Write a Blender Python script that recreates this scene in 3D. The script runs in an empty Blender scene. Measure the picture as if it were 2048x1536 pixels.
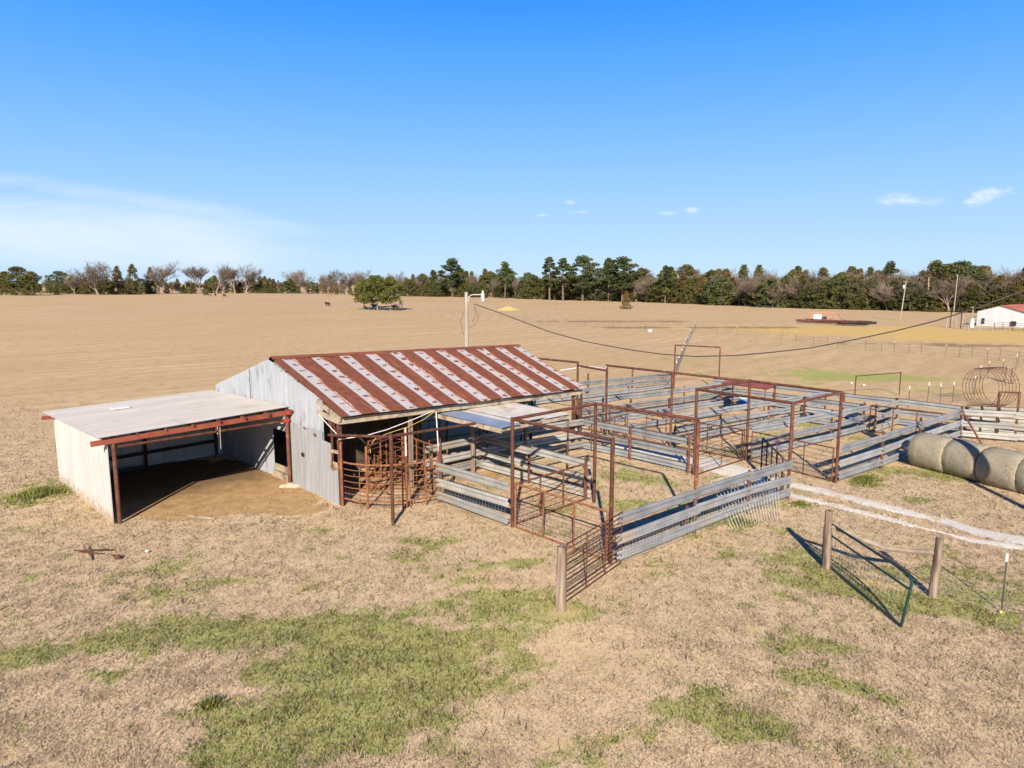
import bpy, math, random
import numpy as np
from mathutils import Vector, Matrix
rad = math.radians
random.seed(7)
S = bpy.context.scene
COL = S.collection

# ------------------------------------------------------------------ camera
# world x / y run along the two directions of the pens and the barn; metres.
F, CX, CY, HZ, H = 1400.0, 1024.0, 768.0, 565.0, 8.0
PIT = math.atan((CY - HZ) / F)
AZ = rad(46)
UX, UY = math.sin(AZ), math.cos(AZ)          # world x axis seen from the camera (right, forward)
VX, VY = -math.cos(AZ), math.sin(AZ)
def ray(px, py):
    dx, dy = (px - CX) / F, (py - CY) / F
    d = (dx, math.cos(PIT) - dy * math.sin(PIT), -math.sin(PIT) - dy * math.cos(PIT))
    return (d[0] * UX + d[1] * UY, d[0] * VX + d[1] * VY, d[2])
def G(px, py, z=0.0):
    d = ray(px, py); t = (z - H) / d[2]
    return Vector((d[0] * t, d[1] * t, z))
def RU(px, py, u):
    d = ray(px, py); t = u / d[0]
    return Vector((u, d[1] * t, H + d[2] * t))
def cam2w(X, Y):
    return (X * UX + Y * VX * 0 + Y * UY, X * VX + Y * VY)
cd = bpy.data.cameras.new('camera'); cam = bpy.data.objects.new('camera', cd); COL.objects.link(cam)
cam.location = (0, 0, H); cam.rotation_euler = (math.pi / 2 - PIT, 0, -(math.pi / 2 - AZ))
cd.sensor_width = 36; cd.lens = F / 2048 * 36; cd.clip_end = 12000; cd.clip_start = .1
S.camera = cam

# ------------------------------------------------------------------ light
SUN_EL, SUN_DIR = rad(27.6), Vector((-.743, -.669, 0)).normalized()   # towards the sun
sd = bpy.data.lights.new('sun', 'SUN'); so = bpy.data.objects.new('sun', sd); COL.objects.link(so)
sd.energy = 5.0; sd.angle = rad(.53); sd.color = (1, .89, .73)
sv = SUN_DIR * math.cos(SUN_EL) + Vector((0, 0, math.sin(SUN_EL)))
so.rotation_euler = (-sv).to_track_quat('-Z', 'Y').to_euler()
so.location = sv * 60

# ------------------------------------------------------------------ node helpers
class NT:
    def __init__(s, tree): s.t = tree; s.n = tree.nodes; s.l = tree.links
    def new(s, t, **kw):
        n = s.n.new(t)
        for k, v in kw.items(): setattr(n, k, v)
        return n
    def put(s, sock, v):
        if hasattr(v, 'default_value') and hasattr(v, 'is_output'): s.l.new(v, sock)
        elif v is not None:
            if hasattr(sock.default_value, '__len__') and not hasattr(v, '__len__'): v = (v,) * len(sock.default_value)
            if hasattr(v, '__len__') and len(sock.default_value) == 4 and len(v) == 3: v = (*v, 1)
            sock.default_value = v
    def m(s, op, a, b=None, c=None, clamp=False):
        n = s.new('ShaderNodeMath', operation=op, use_clamp=clamp)
        s.put(n.inputs[0], a); s.put(n.inputs[1], b); s.put(n.inputs[2], c)
        return n.outputs[0]
    def vm(s, op, a, b=None):
        n = s.new('ShaderNodeVectorMath', operation=op)
        s.put(n.inputs[0], a); s.put(n.inputs[1], b)
        return n.outputs['Value'] if op in ('DOT_PRODUCT', 'LENGTH') else n.outputs[0]
    def mix(s, f, a, b, mode='MIX'):
        n = s.new('ShaderNodeMix', data_type='RGBA', blend_type=mode); n.clamp_factor = True
        s.put(n.inputs[0], f); s.put(n.inputs[6], a); s.put(n.inputs[7], b)
        return n.outputs[2]
    def noise(s, vec, scale, detail=4, rough=.55, dist=0, dim='3D'):
        n = s.new('ShaderNodeTexNoise', noise_dimensions=dim)
        s.put(n.inputs['Vector'], vec); n.inputs['Scale'].default_value = scale
        n.inputs['Detail'].default_value = detail; n.inputs['Roughness'].default_value = rough
        n.inputs['Distortion'].default_value = dist
        return n.outputs['Fac']
    def ss(s, v, lo, hi):
        n = s.new('ShaderNodeMapRange', interpolation_type='SMOOTHSTEP')
        s.put(n.inputs[0], v); s.put(n.inputs[1], lo); s.put(n.inputs[2], hi)
        return n.outputs[0]
    def scale(s, vec, sc):
        n = s.new('ShaderNodeMapping'); s.put(n.inputs[0], vec); n.inputs['Scale'].default_value = sc
        return n.outputs[0]
    def bump(s, h, strength=.5, dist=.02):
        n = s.new('ShaderNodeBump'); s.put(n.inputs['Height'], h)
        n.inputs['Strength'].default_value = strength; n.inputs['Distance'].default_value = dist
        return n.outputs[0]

def material(name, rough=.7, metal=0.0, spec=.3):
    mt = bpy.data.materials.new(name); mt.use_nodes = True
    nt = NT(mt.node_tree); b = nt.n['Principled BSDF']
    b.inputs['Roughness'].default_value = rough; b.inputs['Metallic'].default_value = metal
    b.inputs['Specular IOR Level'].default_value = spec
    return mt, nt, b
def objco(nt): return nt.new('ShaderNodeTexCoord').outputs['Object']
def geopos(nt): return nt.new('ShaderNodeNewGeometry').outputs['Position']
def objrand(nt): return nt.new('ShaderNodeObjectInfo').outputs['Random']

def simple(name, a, b, scale=4, rough=.75, metal=0.0, stretch=(1, 1, 1), detail=5, bump=0.0, c=None, cs=.6, rnd=0.0, spec=.3):
    mt, nt, bs = material(name, rough, metal, spec)
    co = nt.scale(geopos(nt), stretch)
    n1 = nt.ss(nt.noise(co, scale, detail), .3, .7)
    col = nt.mix(n1, a, b)
    if c is not None:
        n2 = nt.ss(nt.noise(co, scale * .37, 5, .65), cs - .06, cs + .08)
        col = nt.mix(n2, col, c)
    if rnd:
        r = nt.m('MULTIPLY_ADD', objrand(nt), 2 * rnd, 1 - rnd)
        mm = nt.new('ShaderNodeMix', data_type='RGBA', blend_type='MULTIPLY'); mm.inputs[0].default_value = 1
        nt.put(mm.inputs[6], col); cr = nt.new('ShaderNodeCombineColor')
        for i in range(3): nt.put(cr.inputs[i], r)
        nt.put(mm.inputs[7], cr.outputs[0]); col = mm.outputs[2]
    nt.put(bs.inputs['Base Color'], col)
    if bump:
        nt.put(bs.inputs['Normal'], nt.bump(nt.noise(co, scale * 2, 4), bump, .02))
    return mt

M = {}
M['rust'] = simple('rusty_pipe', (.060, .0225, .015), (.125, .048, .028), 5, .8, c=(.24, .105, .05), cs=.62, rnd=.25)
M['rust_orange'] = simple('orange_rust', (.125, .048, .024), (.235, .095, .044), 7, .85, c=(.13, .05, .028), cs=.58, rnd=.25)
M['rust_dark'] = simple('dark_rust', (.035, .018, .015), (.08, .035, .025), 6, .8)
M['red_beam'] = simple('red_oxide_paint', (.17, .042, .025), (.24, .066, .037), 3, .6, c=(.18, .07, .04), cs=.62)
M['red_bright'] = simple('bright_red_paint', (.36, .04, .026), (.30, .034, .024), 3, .55)
M['galv'] = simple('weathered_galvanised_rail', (.175, .185, .20), (.265, .27, .28), 1.6, .5, .15, (1, 1, 1), c=(.30, .25, .19), cs=.62, rnd=.2)
M['galv_warm'] = simple('old_galvanised_rail', (.225, .22, .21), (.315, .305, .285), 1.6, .55, .1, c=(.29, .235, .17), cs=.58, rnd=.18)
M['wire'] = simple('fence_wire', (.22, .22, .21), (.32, .31, .30), 3, .5, .4)
M['wire_light'] = simple('bright_fence_wire', (.33, .32, .29), (.42, .40, .37), 3, .5, .2)
M['wire_pale'] = simple('pale_fence_wire', (.58, .55, .48), (.66, .63, .56), 3, .5, .1)
M['wood'] = simple('weathered_wood', (.15, .105, .078), (.29, .225, .175), 14, .95, stretch=(1, 1, .07), c=(.085, .055, .04), cs=.56, bump=.8)
M['wood_pale'] = simple('pale_timber', (.26, .21, .155), (.38, .31, .23), 5, .9, c=(.16, .125, .09), cs=.56)
M['pvc'] = simple('white_pvc_pipe', (.52, .49, .475), (.60, .57, .55), 3, .4)
M['hose'] = simple('yellow_hose', (.45, .32, .08), (.55, .40, .12), 3, .5)
M['white_steel'] = None
M['cable'] = simple('black_cable', (.035, .03, .03), (.07, .06, .055), 3, .7)
M['pole_wood'] = simple('pole_wood', (.22, .19, .155), (.33, .29, .24), 8, .9, stretch=(1, 1, .1), c=(.22, .18, .14), cs=.6)
M['green_paint'] = simple('dark_green_paint', (.006, .023, .021), (.010, .036, .031), 4, .4, c=(.10, .05, .03), cs=.72, spec=.5)
M['tpost'] = simple('green_post_paint', (.05, .06, .05), (.09, .09, .075), 6, .7)
M['white_paint'] = simple('white_paint', (.55, .55, .53), (.63, .63, .61), 3, .6)
M['lamp_grey'] = simple('grey_lamp_metal', (.33, .33, .33), (.42, .42, .42), 3, .5)
M['lamp_glass'] = simple('lamp_lens', (.38, .40, .42), (.48, .50, .52), 3, .25, spec=.5)
M['concrete'] = simple('pale_concrete', (.33, .27, .19), (.44, .37, .28), 5, .95, bump=.6)
M['sky_tint_zinc'] = simple('newer_zinc_sheet', (.17, .205, .29), (.22, .26, .34), 1.2, .42, .25, c=(.26, .30, .38), cs=.6)  # newer zinc; the blue of reflected sky is put into its colour
M['greysheet'] = simple('old_zinc_sheet', (.36, .34, .31), (.46, .44, .40), 2.0, .6, .1, c=(.34, .22, .15), cs=.63)
M['red_sheet'] = simple('red_roof_sheet', (.15, .045, .036), (.20, .062, .048), 2, .6)
M['redroof_far'] = simple('faded_red_roof', (.30, .085, .05), (.38, .13, .08), .6, .6)
M['black'] = simple('black_rubber', (.012, .012, .014), (.03, .03, .03), 5, .8)
M['blue_tub'] = simple('blue_plastic', (.06, .20, .50), (.09, .26, .58), 3, .45, spec=.5)
M['orange_paint'] = simple('orange_red_paint', (.55, .14, .07), (.62, .20, .11), 2, .6)
M['hide'] = simple('black_hide', (.010, .008, .008), (.024, .018, .016), 3, .8)
M['yellow'] = simple('yellow_plastic', (.75, .65, .05), (.8, .7, .08), 3, .5)
M['straw'] = simple('spoiled_straw', (.40, .29, .10), (.52, .38, .14), 2, .95, bump=.6)
M['bark'] = simple('grey_bark', (.17, .135, .11), (.27, .225, .19), .8, .95)
M['twig'] = simple('bare_twigs', (.115, .088, .068), (.18, .142, .112), .15, .95, rnd=.25)
M['bark_dark'] = simple('brown_bark', (.10, .07, .05), (.17, .12, .09), .8, .95)

def foliage(name, a, b, c, scale=.35, rnd=.25):
    mt, nt, bs = material(name, .9, 0, .15)
    po = geopos(nt)
    col = nt.mix(nt.ss(nt.noise(po, scale, 4), .32, .68), a, b)
    col = nt.mix(nt.ss(nt.noise(po, scale * 3.1, 3), .5, .75), col, c)
    r = nt.m('MULTIPLY_ADD', objrand(nt), 2 * rnd, 1 - rnd)
    cr = nt.new('ShaderNodeCombineColor')
    for i in range(3): nt.put(cr.inputs[i], r)
    col = nt.mix(1.0, col, cr.outputs[0], 'MULTIPLY')
    nt.put(bs.inputs['Base Color'], col)
    return mt
M['cedar'] = foliage('cedar_foliage', (.048, .054, .016), (.090, .086, .028), (.13, .095, .035))
M['cedar_brown'] = foliage('bronze_cedar_foliage', (.095, .068, .024), (.145, .098, .035), (.08, .078, .024))
M['pine'] = foliage('pine_foliage', (.036, .050, .02), (.075, .090, .034), (.11, .115, .045))
M['oakgreen'] = foliage('live_green_foliage', (.055, .068, .014), (.10, .112, .026), (.15, .135, .034), .5, .1)
M['weed'] = foliage('green_weeds', (.075, .095, .022), (.14, .155, .04), (.30, .24, .10), 4.5, .1)

# hay bales: net wrapped, weathered
def hay_mat():
    mt, nt, bs = material('weathered_hay', .95, 0, .1)
    co = objco(nt)
    f = nt.noise(nt.scale(co, (1, 1, 1)), 26, 4, .7)
    big = nt.noise(co, 1.6, 4)
    col = nt.mix(nt.ss(f, .3, .7), (.195, .162, .115), (.335, .29, .21))
    col = nt.mix(nt.ss(big, .42, .68), col, (.29, .265, .205))
    col = nt.mix(nt.ss(nt.noise(co, 3.0, 3), .58, .75), col, (.25, .24, .13))
    nt.put(bs.inputs['Base Color'], col)
    nt.put(bs.inputs['Normal'], nt.bump(f, .9, .03))
    return mt
M['hay'] = hay_mat()

def uvn(nt):
    n = nt.new('ShaderNodeUVMap'); n.uv_map = 'UVMap'
    sp = nt.new('ShaderNodeSeparateXYZ'); nt.l.new(n.outputs[0], sp.inputs[0])
    return n.outputs[0], sp.outputs[0], sp.outputs[1]

def barn_roof_mat():
    mt, nt, bs = material('striped_rusting_roof', .7, 0, .3)
    uv, s, t = uvn(nt)
    per = 1.22
    jit = nt.m('MULTIPLY', nt.m('SUBTRACT', nt.noise(uv, 9, 4, .6), .5), .10)
    streak = nt.noise(nt.scale(uv, (16, .55, 1)), 1, 3, .6)
    q = nt.m('DIVIDE', nt.m('ADD', s, .32 + per), per)
    p = nt.m('FRACT', q)
    cell = nt.m('FLOOR', q)
    # the rusted sheet covers p 0..0.52, its lap streaks reach on to 0.6 and start at 0.94
    e1 = nt.ss(nt.m('ADD', p, jit), .535, .55)
    e2 = nt.m('SUBTRACT', 1, nt.ss(nt.m('ADD', p, nt.m('MULTIPLY', jit, 1.5)), .95, .975))
    light = nt.m('MULTIPLY', e1, e2)
    # fine rust streaks along the far edge of each pale sheet
    st = nt.m('MULTIPLY', nt.ss(p, .80, .95), nt.ss(streak, .47, .55))
    light = nt.m('MULTIPLY', light, nt.m('SUBTRACT', 1, nt.m('MULTIPLY', st, .85)))
    # nail-row rust stars
    wc = nt.new('ShaderNodeTexWhiteNoise', noise_dimensions='1D'); nt.put(wc.inputs['W'], cell)
    trow = nt.m('ADD', nt.m('DIVIDE', nt.m('ADD', t, nt.m('MULTIPLY', nt.m('SUBTRACT', nt.noise(uv, 1.7, 2), .5), .5)), .72), nt.m('MULTIPLY', wc.outputs['Value'], .35))
    tt = nt.m('SUBTRACT', nt.m('FRACT', trow), .5)
    wob = nt.noise(nt.vm('ADD', uv, (3.3, 1.7, 0)), 1.1, 2)
    sx = nt.m('MULTIPLY', nt.m('SUBTRACT', p, nt.m('ADD', .70, nt.m('MULTIPLY', wob, .12))), per)
    ty = nt.m('MULTIPLY', tt, .74)
    ang = nt.m('ARCTAN2', ty, sx)
    star = nt.m('MULTIPLY', nt.m('COSINE', nt.m('MULTIPLY', ang, 6)), .028)
    d = nt.m('SQRT', nt.m('ADD', nt.m('MULTIPLY', nt.m('MULTIPLY', sx, sx), .75), nt.m('MULTIPLY', nt.m('MULTIPLY', ty, ty), 1.5)))
    nz = nt.m('MULTIPLY', nt.m('SUBTRACT', nt.noise(uv, 11, 5, .7), .5), .42)
    size = nt.m('ADD', -.01, nt.m('MULTIPLY', nt.noise(uv, 1.3, 2), .19))
    grow = nt.m('MULTIPLY', nt.ss(s, 4, 13), .03)
    spot = nt.m('SUBTRACT', 1, nt.ss(nt.m('ADD', nt.m('ADD', d, nz), star), size, nt.m('ADD', nt.m('ADD', size, .03), grow)))
    patch = nt.ss(nt.m('ADD', nt.noise(uv, 2.3, 5, .7), nt.m('MULTIPLY', nt.ss(s, 6, 13), .05)), .67, .71)
    rust = nt.m('MAXIMUM', nt.m('SUBTRACT', 1, light), nt.m('MAXIMUM', spot, patch))
    rc = nt.mix(nt.ss(nt.noise(uv, 3.5, 5, .65), .3, .7), (.098, .031, .018), (.155, .052, .029))
    rc = nt.mix(nt.ss(nt.noise(nt.scale(uv, (6, .5, 1)), 1, 4), .55, .75), rc, (.27, .095, .045))
    halo = nt.mix(nt.ss(rust, .2, .8), (.50, .22, .09), rc)
    zc = nt.mix(nt.noise(uv, 5, 4), (.265, .262, .275), (.355, .35, .365))
    col = nt.mix(nt.ss(rust, .02, .35), zc, halo)
    nt.put(bs.inputs['Base Color'], col)
    nt.put(bs.inputs['Roughness'], nt.m('MULTIPLY_ADD', rust, .35, .5))
    return mt
M['barnroof'] = barn_roof_mat()

def sheet_mat(name, a, b, stain, stain_amt=.62, rough=.55, metal=.1, mud=False):
    mt, nt, bs = material(name, rough, metal, .35)
    uv, s, t = uvn(nt)
    col = nt.mix(nt.ss(nt.noise(nt.scale(uv, (7, .5, 1)), 1, 4), .3, .7), a, b)
    sheet = nt.m('FLOOR', nt.m('DIVIDE', s, .66))
    wn = nt.new('ShaderNodeTexWhiteNoise', noise_dimensions='1D'); nt.put(wn.inputs['W'], sheet)
    col = nt.mix(nt.m('MULTIPLY', wn.outputs['Value'], .22), col, tuple(x * .55 for x in b))
    col = nt.mix(nt.ss(nt.noise(nt.scale(uv, (1.2, .5, 1)), 1.1, 5, .65), stain_amt, stain_amt + .15), col, stain)
    if mud:
        sp_ = nt.ss(nt.m('SUBTRACT', nt.noise(nt.scale(uv, (2.5, 1.2, 1)), 2.2, 6, .75), nt.m('MULTIPLY', t, .42)), .30, .46)
        col = nt.mix(nt.m('MULTIPLY', sp_, .7), col, (.25, .175, .10))
        col = nt.mix(nt.m('MULTIPLY', nt.ss(nt.noise(nt.scale(uv, (9, .25, 1)), 1, 5, .7), .6, .72), .5), col, (.27, .19, .13))
    nt.put(bs.inputs['Base Color'], col)
    return mt
M['gable'] = sheet_mat('weathered_gable_sheet', (.245, .262, .295), (.325, .342, .375), (.17, .18, .21), .54)
M['gable_low'] = sheet_mat('grey_lower_sheet', (.20, .205, .22), (.285, .285, .295), (.31, .25, .18), .60)
M['shedroof'] = sheet_mat('dull_white_roof_sheet', (.37, .345, .32), (.43, .40, .375), (.31, .275, .24), .56)
M['shedwall'] = sheet_mat('ivory_wall_sheet', (.35, .342, .335), (.40, .392, .385), (.32, .29, .255), .62, mud=True)
M['farwall'] = sheet_mat('white_far_sheet', (.50, .50, .51), (.56, .56, .57), (.42, .41, .40), .58)

# ------------------------------------------------------------------ mesh builder
OFF = {}
class MB:
    def __init__(s): s.v = []; s.f = []; s.uv = {}; s.sharp = 40
    def quad(s, a, b, c, d):
        i = len(s.v); s.v += [tuple(a), tuple(b), tuple(c), tuple(d)]; s.f.append((i, i + 1, i + 2, i + 3)); return s
    def hexa(s, p):
        i = len(s.v); s.v += [tuple(q) for q in p]
        for f in ((0, 3, 2, 1), (4, 5, 6, 7), (0, 1, 5, 4), (1, 2, 6, 5), (2, 3, 7, 6), (3, 0, 4, 7)): s.f.append(tuple(i + k for k in f))
        return s
    def box(s, c, d, rz=0):
        x, y, z = d[0] / 2, d[1] / 2, d[2] / 2; R = Matrix.Rotation(rz, 3, 'Z'); c = Vector(c)
        return s.hexa([c + R @ Vector(q) for q in ((-x, -y, -z), (x, -y, -z), (x, y, -z), (-x, y, -z), (-x, -y, z), (x, -y, z), (x, y, z), (-x, y, z))])
    def bar(s, p, q, w, h, up=(0, 0, 1)):
        p, q = Vector(p), Vector(q); d = (q - p).normalized(); up = Vector(up)
        if abs(d.dot(up)) > .95: up = Vector((1, 0, 0))
        a = d.cross(up).normalized() * w / 2; b = a.cross(d).normalized() * h / 2
        return s.hexa([p - a - b, p + a - b, p + a + b, p - a + b, q - a - b, q + a - b, q + a + b, q - a + b])
    def path(s, pts, r, n=6, closed=False, cap=True):
        pts = [Vector(p) for p in pts]; N = len(pts); rr = r if hasattr(r, '__len__') else [r] * N
        i0 = len(s.v); prev = None
        for k, p in enumerate(pts):
            if closed: d = pts[(k + 1) % N] - pts[k - 1]
            else: d = pts[min(k + 1, N - 1)] - pts[max(k - 1, 0)]
            d.normalize()
            if prev is None:
                ref = Vector((0, 0, 1)) if abs(d.z) < .9 else Vector((1, 0, 0)); a = d.cross(ref).normalized()
            else:
                a = prev - d * prev.dot(d)
                a = a.normalized() if a.length > 1e-6 else d.orthogonal().normalized()
            prev = a; b = d.cross(a)
            for j in range(n):
                t = 2 * math.pi * j / n; s.v.append(tuple(p + (a * math.cos(t) + b * math.sin(t)) * rr[k]))
        for k in range(N if closed else N - 1):
            for j in range(n):
                k2 = (k + 1) % N
                s.f.append((i0 + k * n + j, i0 + k * n + (j + 1) % n, i0 + k2 * n + (j + 1) % n, i0 + k2 * n + j))
        if cap and not closed and n > 3:
            s.f.append(tuple(i0 + j for j in range(n - 1, -1, -1))); s.f.append(tuple(i0 + (N - 1) * n + j for j in range(n)))
        return s
    def tube(s, p, q, r, n=8, r2=None, cap=True): return s.path([p, q], [r, r if r2 is None else r2], n, cap=cap)
    def strip(s, prof, p, q, up=(0, 0, 1), th=.006):
        # profile (depth, height) swept from p to q; depth points to the left of p>q
        p, q = Vector(p), Vector(q); d = (q - p).normalized(); up = Vector(up); nrm = up.cross(d).normalized()
        i0 = len(s.v); m = len(prof); loop = list(prof) + [(a - th, b) for a, b in reversed(prof)]
        for e in (p, q):
            for a, b in loop: s.v.append(tuple(e + nrm * a + up * b))
        L = len(loop)
        for j in range(L): s.f.append((i0 + j, i0 + (j + 1) % L, i0 + L + (j + 1) % L, i0 + L + j))
        for j in range(m - 1):
            s.f.append((i0 + j + 1, i0 + j, i0 + L - 1 - j, i0 + L - 2 - j)); k = i0 + L
            s.f.append((k + j, k + j + 1, k + L - 2 - j, k + L - 1 - j))
        return s
    def sheet(s, a, b, c, d, pitch=.08, amp=.01, n=6, rows=1, rib=False, s0=0, t0=0, sag=None, cut=None):
        # ribbed sheet: ribs run a>d, repeat along a>b ; a,b bottom edge, d,c top edge
        a, b, c, d = map(Vector, (a, b, c, d)); W = (b - a).length; L = ((d - a).length + (c - b).length) / 2
        nw = max(1, int(round(W / pitch))); cols = nw * n; i0 = len(s.v)
        nr = (b - a).cross(d - a).normalized(); m = len(s.v)
        for r in range(rows + 1):
            t = r / rows
            for k in range(cols + 1):
                u = k / cols
                p = (a * (1 - u) + b * u) * (1 - t) + (d * (1 - u) + c * u) * t
                ph = (k % n) / n
                if rib: h = amp * (1 if .0 < ph < .35 else 0)
                else: h = amp * math.sin(2 * math.pi * ph)
                if sag: h += sag(u, t)
                s.v.append(tuple(p + nr * h)); s.uv[len(s.v) - 1] = (s0 + u * W, t0 + t * L)
        w = cols + 1
        for r in range(rows):
            for k in range(cols):
                j = i0 + r * w + k
                if cut and cut((k + .5) / cols, (r + .5) / rows): continue
                s.f.append((j, j + 1, j + 1 + w, j + w))
        return s
    def sphere(s, c, r, nu=10, nv=6):
        c = Vector(c); i0 = len(s.v); r = r if hasattr(r, '__len__') else (r, r, r)
        for i in range(nv + 1):
            th = math.pi * i / nv
            for j in range(nu):
                ph = 2 * math.pi * j / nu
                s.v.append((c.x + r[0] * math.sin(th) * math.cos(ph), c.y + r[1] * math.sin(th) * math.sin(ph), c.z + r[2] * math.cos(th)))
        for i in range(nv):
            for j in range(nu):
                s.f.append((i0 + i * nu + j, i0 + (i + 1) * nu + j, i0 + (i + 1) * nu + (j + 1) % nu, i0 + i * nu + (j + 1) % nu))
        return s
    def build(s, name, mat, parent=None, smooth=True):
        off = OFF.get(parent.name, Vector()) if parent else Vector()
        me = bpy.data.meshes.new(name)
        me.from_pydata([(x - off.x, y - off.y, z - off.z) for x, y, z in s.v], [], s.f)
        if s.uv:
            ul = me.uv_layers.new(name='UVMap'); li = np.empty(len(me.loops), np.int32); me.loops.foreach_get('vertex_index', li)
            arr = np.array([s.uv.get(i, (0, 0)) for i in range(len(s.v))], np.float32)[li]; ul.data.foreach_set('uv', arr.ravel())
        me.update()
        if smooth:
            me.shade_smooth(); me.set_sharp_from_angle(angle=rad(s.sharp))
        me.materials.append(mat if not isinstance(mat, str) else M[mat])
        o = bpy.data.objects.new(name, me); COL.objects.link(o)
        if parent: o.parent = parent; OFF[o.name] = off
        else: OFF[o.name] = Vector()
        return o

def tag(o, label=None, cat=None, group=None, kind=None):
    if label: o['label'] = label
    if cat: o['category'] = cat
    if group: o['group'] = group
    if kind: o['kind'] = kind
    return o
def thing(name, loc, label, cat, group=None):
    o = bpy.data.objects.new(name, None); COL.objects.link(o); o.empty_display_size = .3
    o.location = loc; OFF[o.name] = Vector(loc)
    return tag(o, label, cat, group)
def single(name, mb, mat, label, cat, group=None, base=None):
    """a thing that is one mesh; its origin moved to base"""
    o = mb.build(name, mat)
    if base is not None:
        o.data.transform(Matrix.Translation(-Vector(base))); o.location = base
    return tag(o, label, cat, group)
def copy_tree(o, loc=None, rz=None, sc=None, label=None, group=None, name=None, parent=None):
    c = o.copy(); COL.objects.link(c)
    if parent: c.parent = parent
    if loc is not None: c.location = loc
    if rz is not None: c.rotation_euler = (0, 0, rz)
    if sc is not None: c.scale = sc
    if label: c['label'] = label
    if group: c['group'] = group
    for ch in list(o.children): copy_tree(ch, parent=c)
    return c
def P(u, v, z=0.0): return Vector((u, v, z))

# ------------------------------------------------------------------ numpy noise and the ground masks
def vnoise(x, y, seed=0):
    xi, yi = np.floor(x).astype(np.int64), np.floor(y).astype(np.int64); xf, yf = x - xi, y - yi
    def h(a, b):
        n = (a * 374761393 + b * 668265263 + seed * 1442695041) & 0x7fffffff
        n = ((n ^ (n >> 13)) * 1274126177) & 0x7fffffff
        return ((n ^ (n >> 16)) & 0xffff) / 65535.0
    u, v = xf * xf * (3 - 2 * xf), yf * yf * (3 - 2 * yf)
    return (h(xi, yi) * (1 - u) + h(xi + 1, yi) * u) * (1 - v) + (h(xi, yi + 1) * (1 - u) + h(xi + 1, yi + 1) * u) * v
def fbm(x, y, oct=4, seed=0):
    r = 0; a = .5; t = 0
    for k in range(oct): r = r + a * vnoise(x * 2 ** k, y * 2 ** k, seed + k * 17); t += a; a *= .55
    return r / t
def sstep(x, a, b):
    t = np.clip((x - a) / (b - a), 0, 1); return t * t * (3 - 2 * t)
def blob(u, v, px, py, du, dv, rot=0.0):
    """soft patch lying on the ground, centre given where it is seen in the photo, half sizes in metres"""
    c = G(px, py); x, y = u - c.x, v - c.y
    X = x * UX + y * VX; Y = x * UY + y * VY
    cr, sr = math.cos(rot), math.sin(rot); X, Y = X * cr + Y * sr, -X * sr + Y * cr
    return np.exp(-(X / du) ** 2 - (Y / dv) ** 2)
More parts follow.
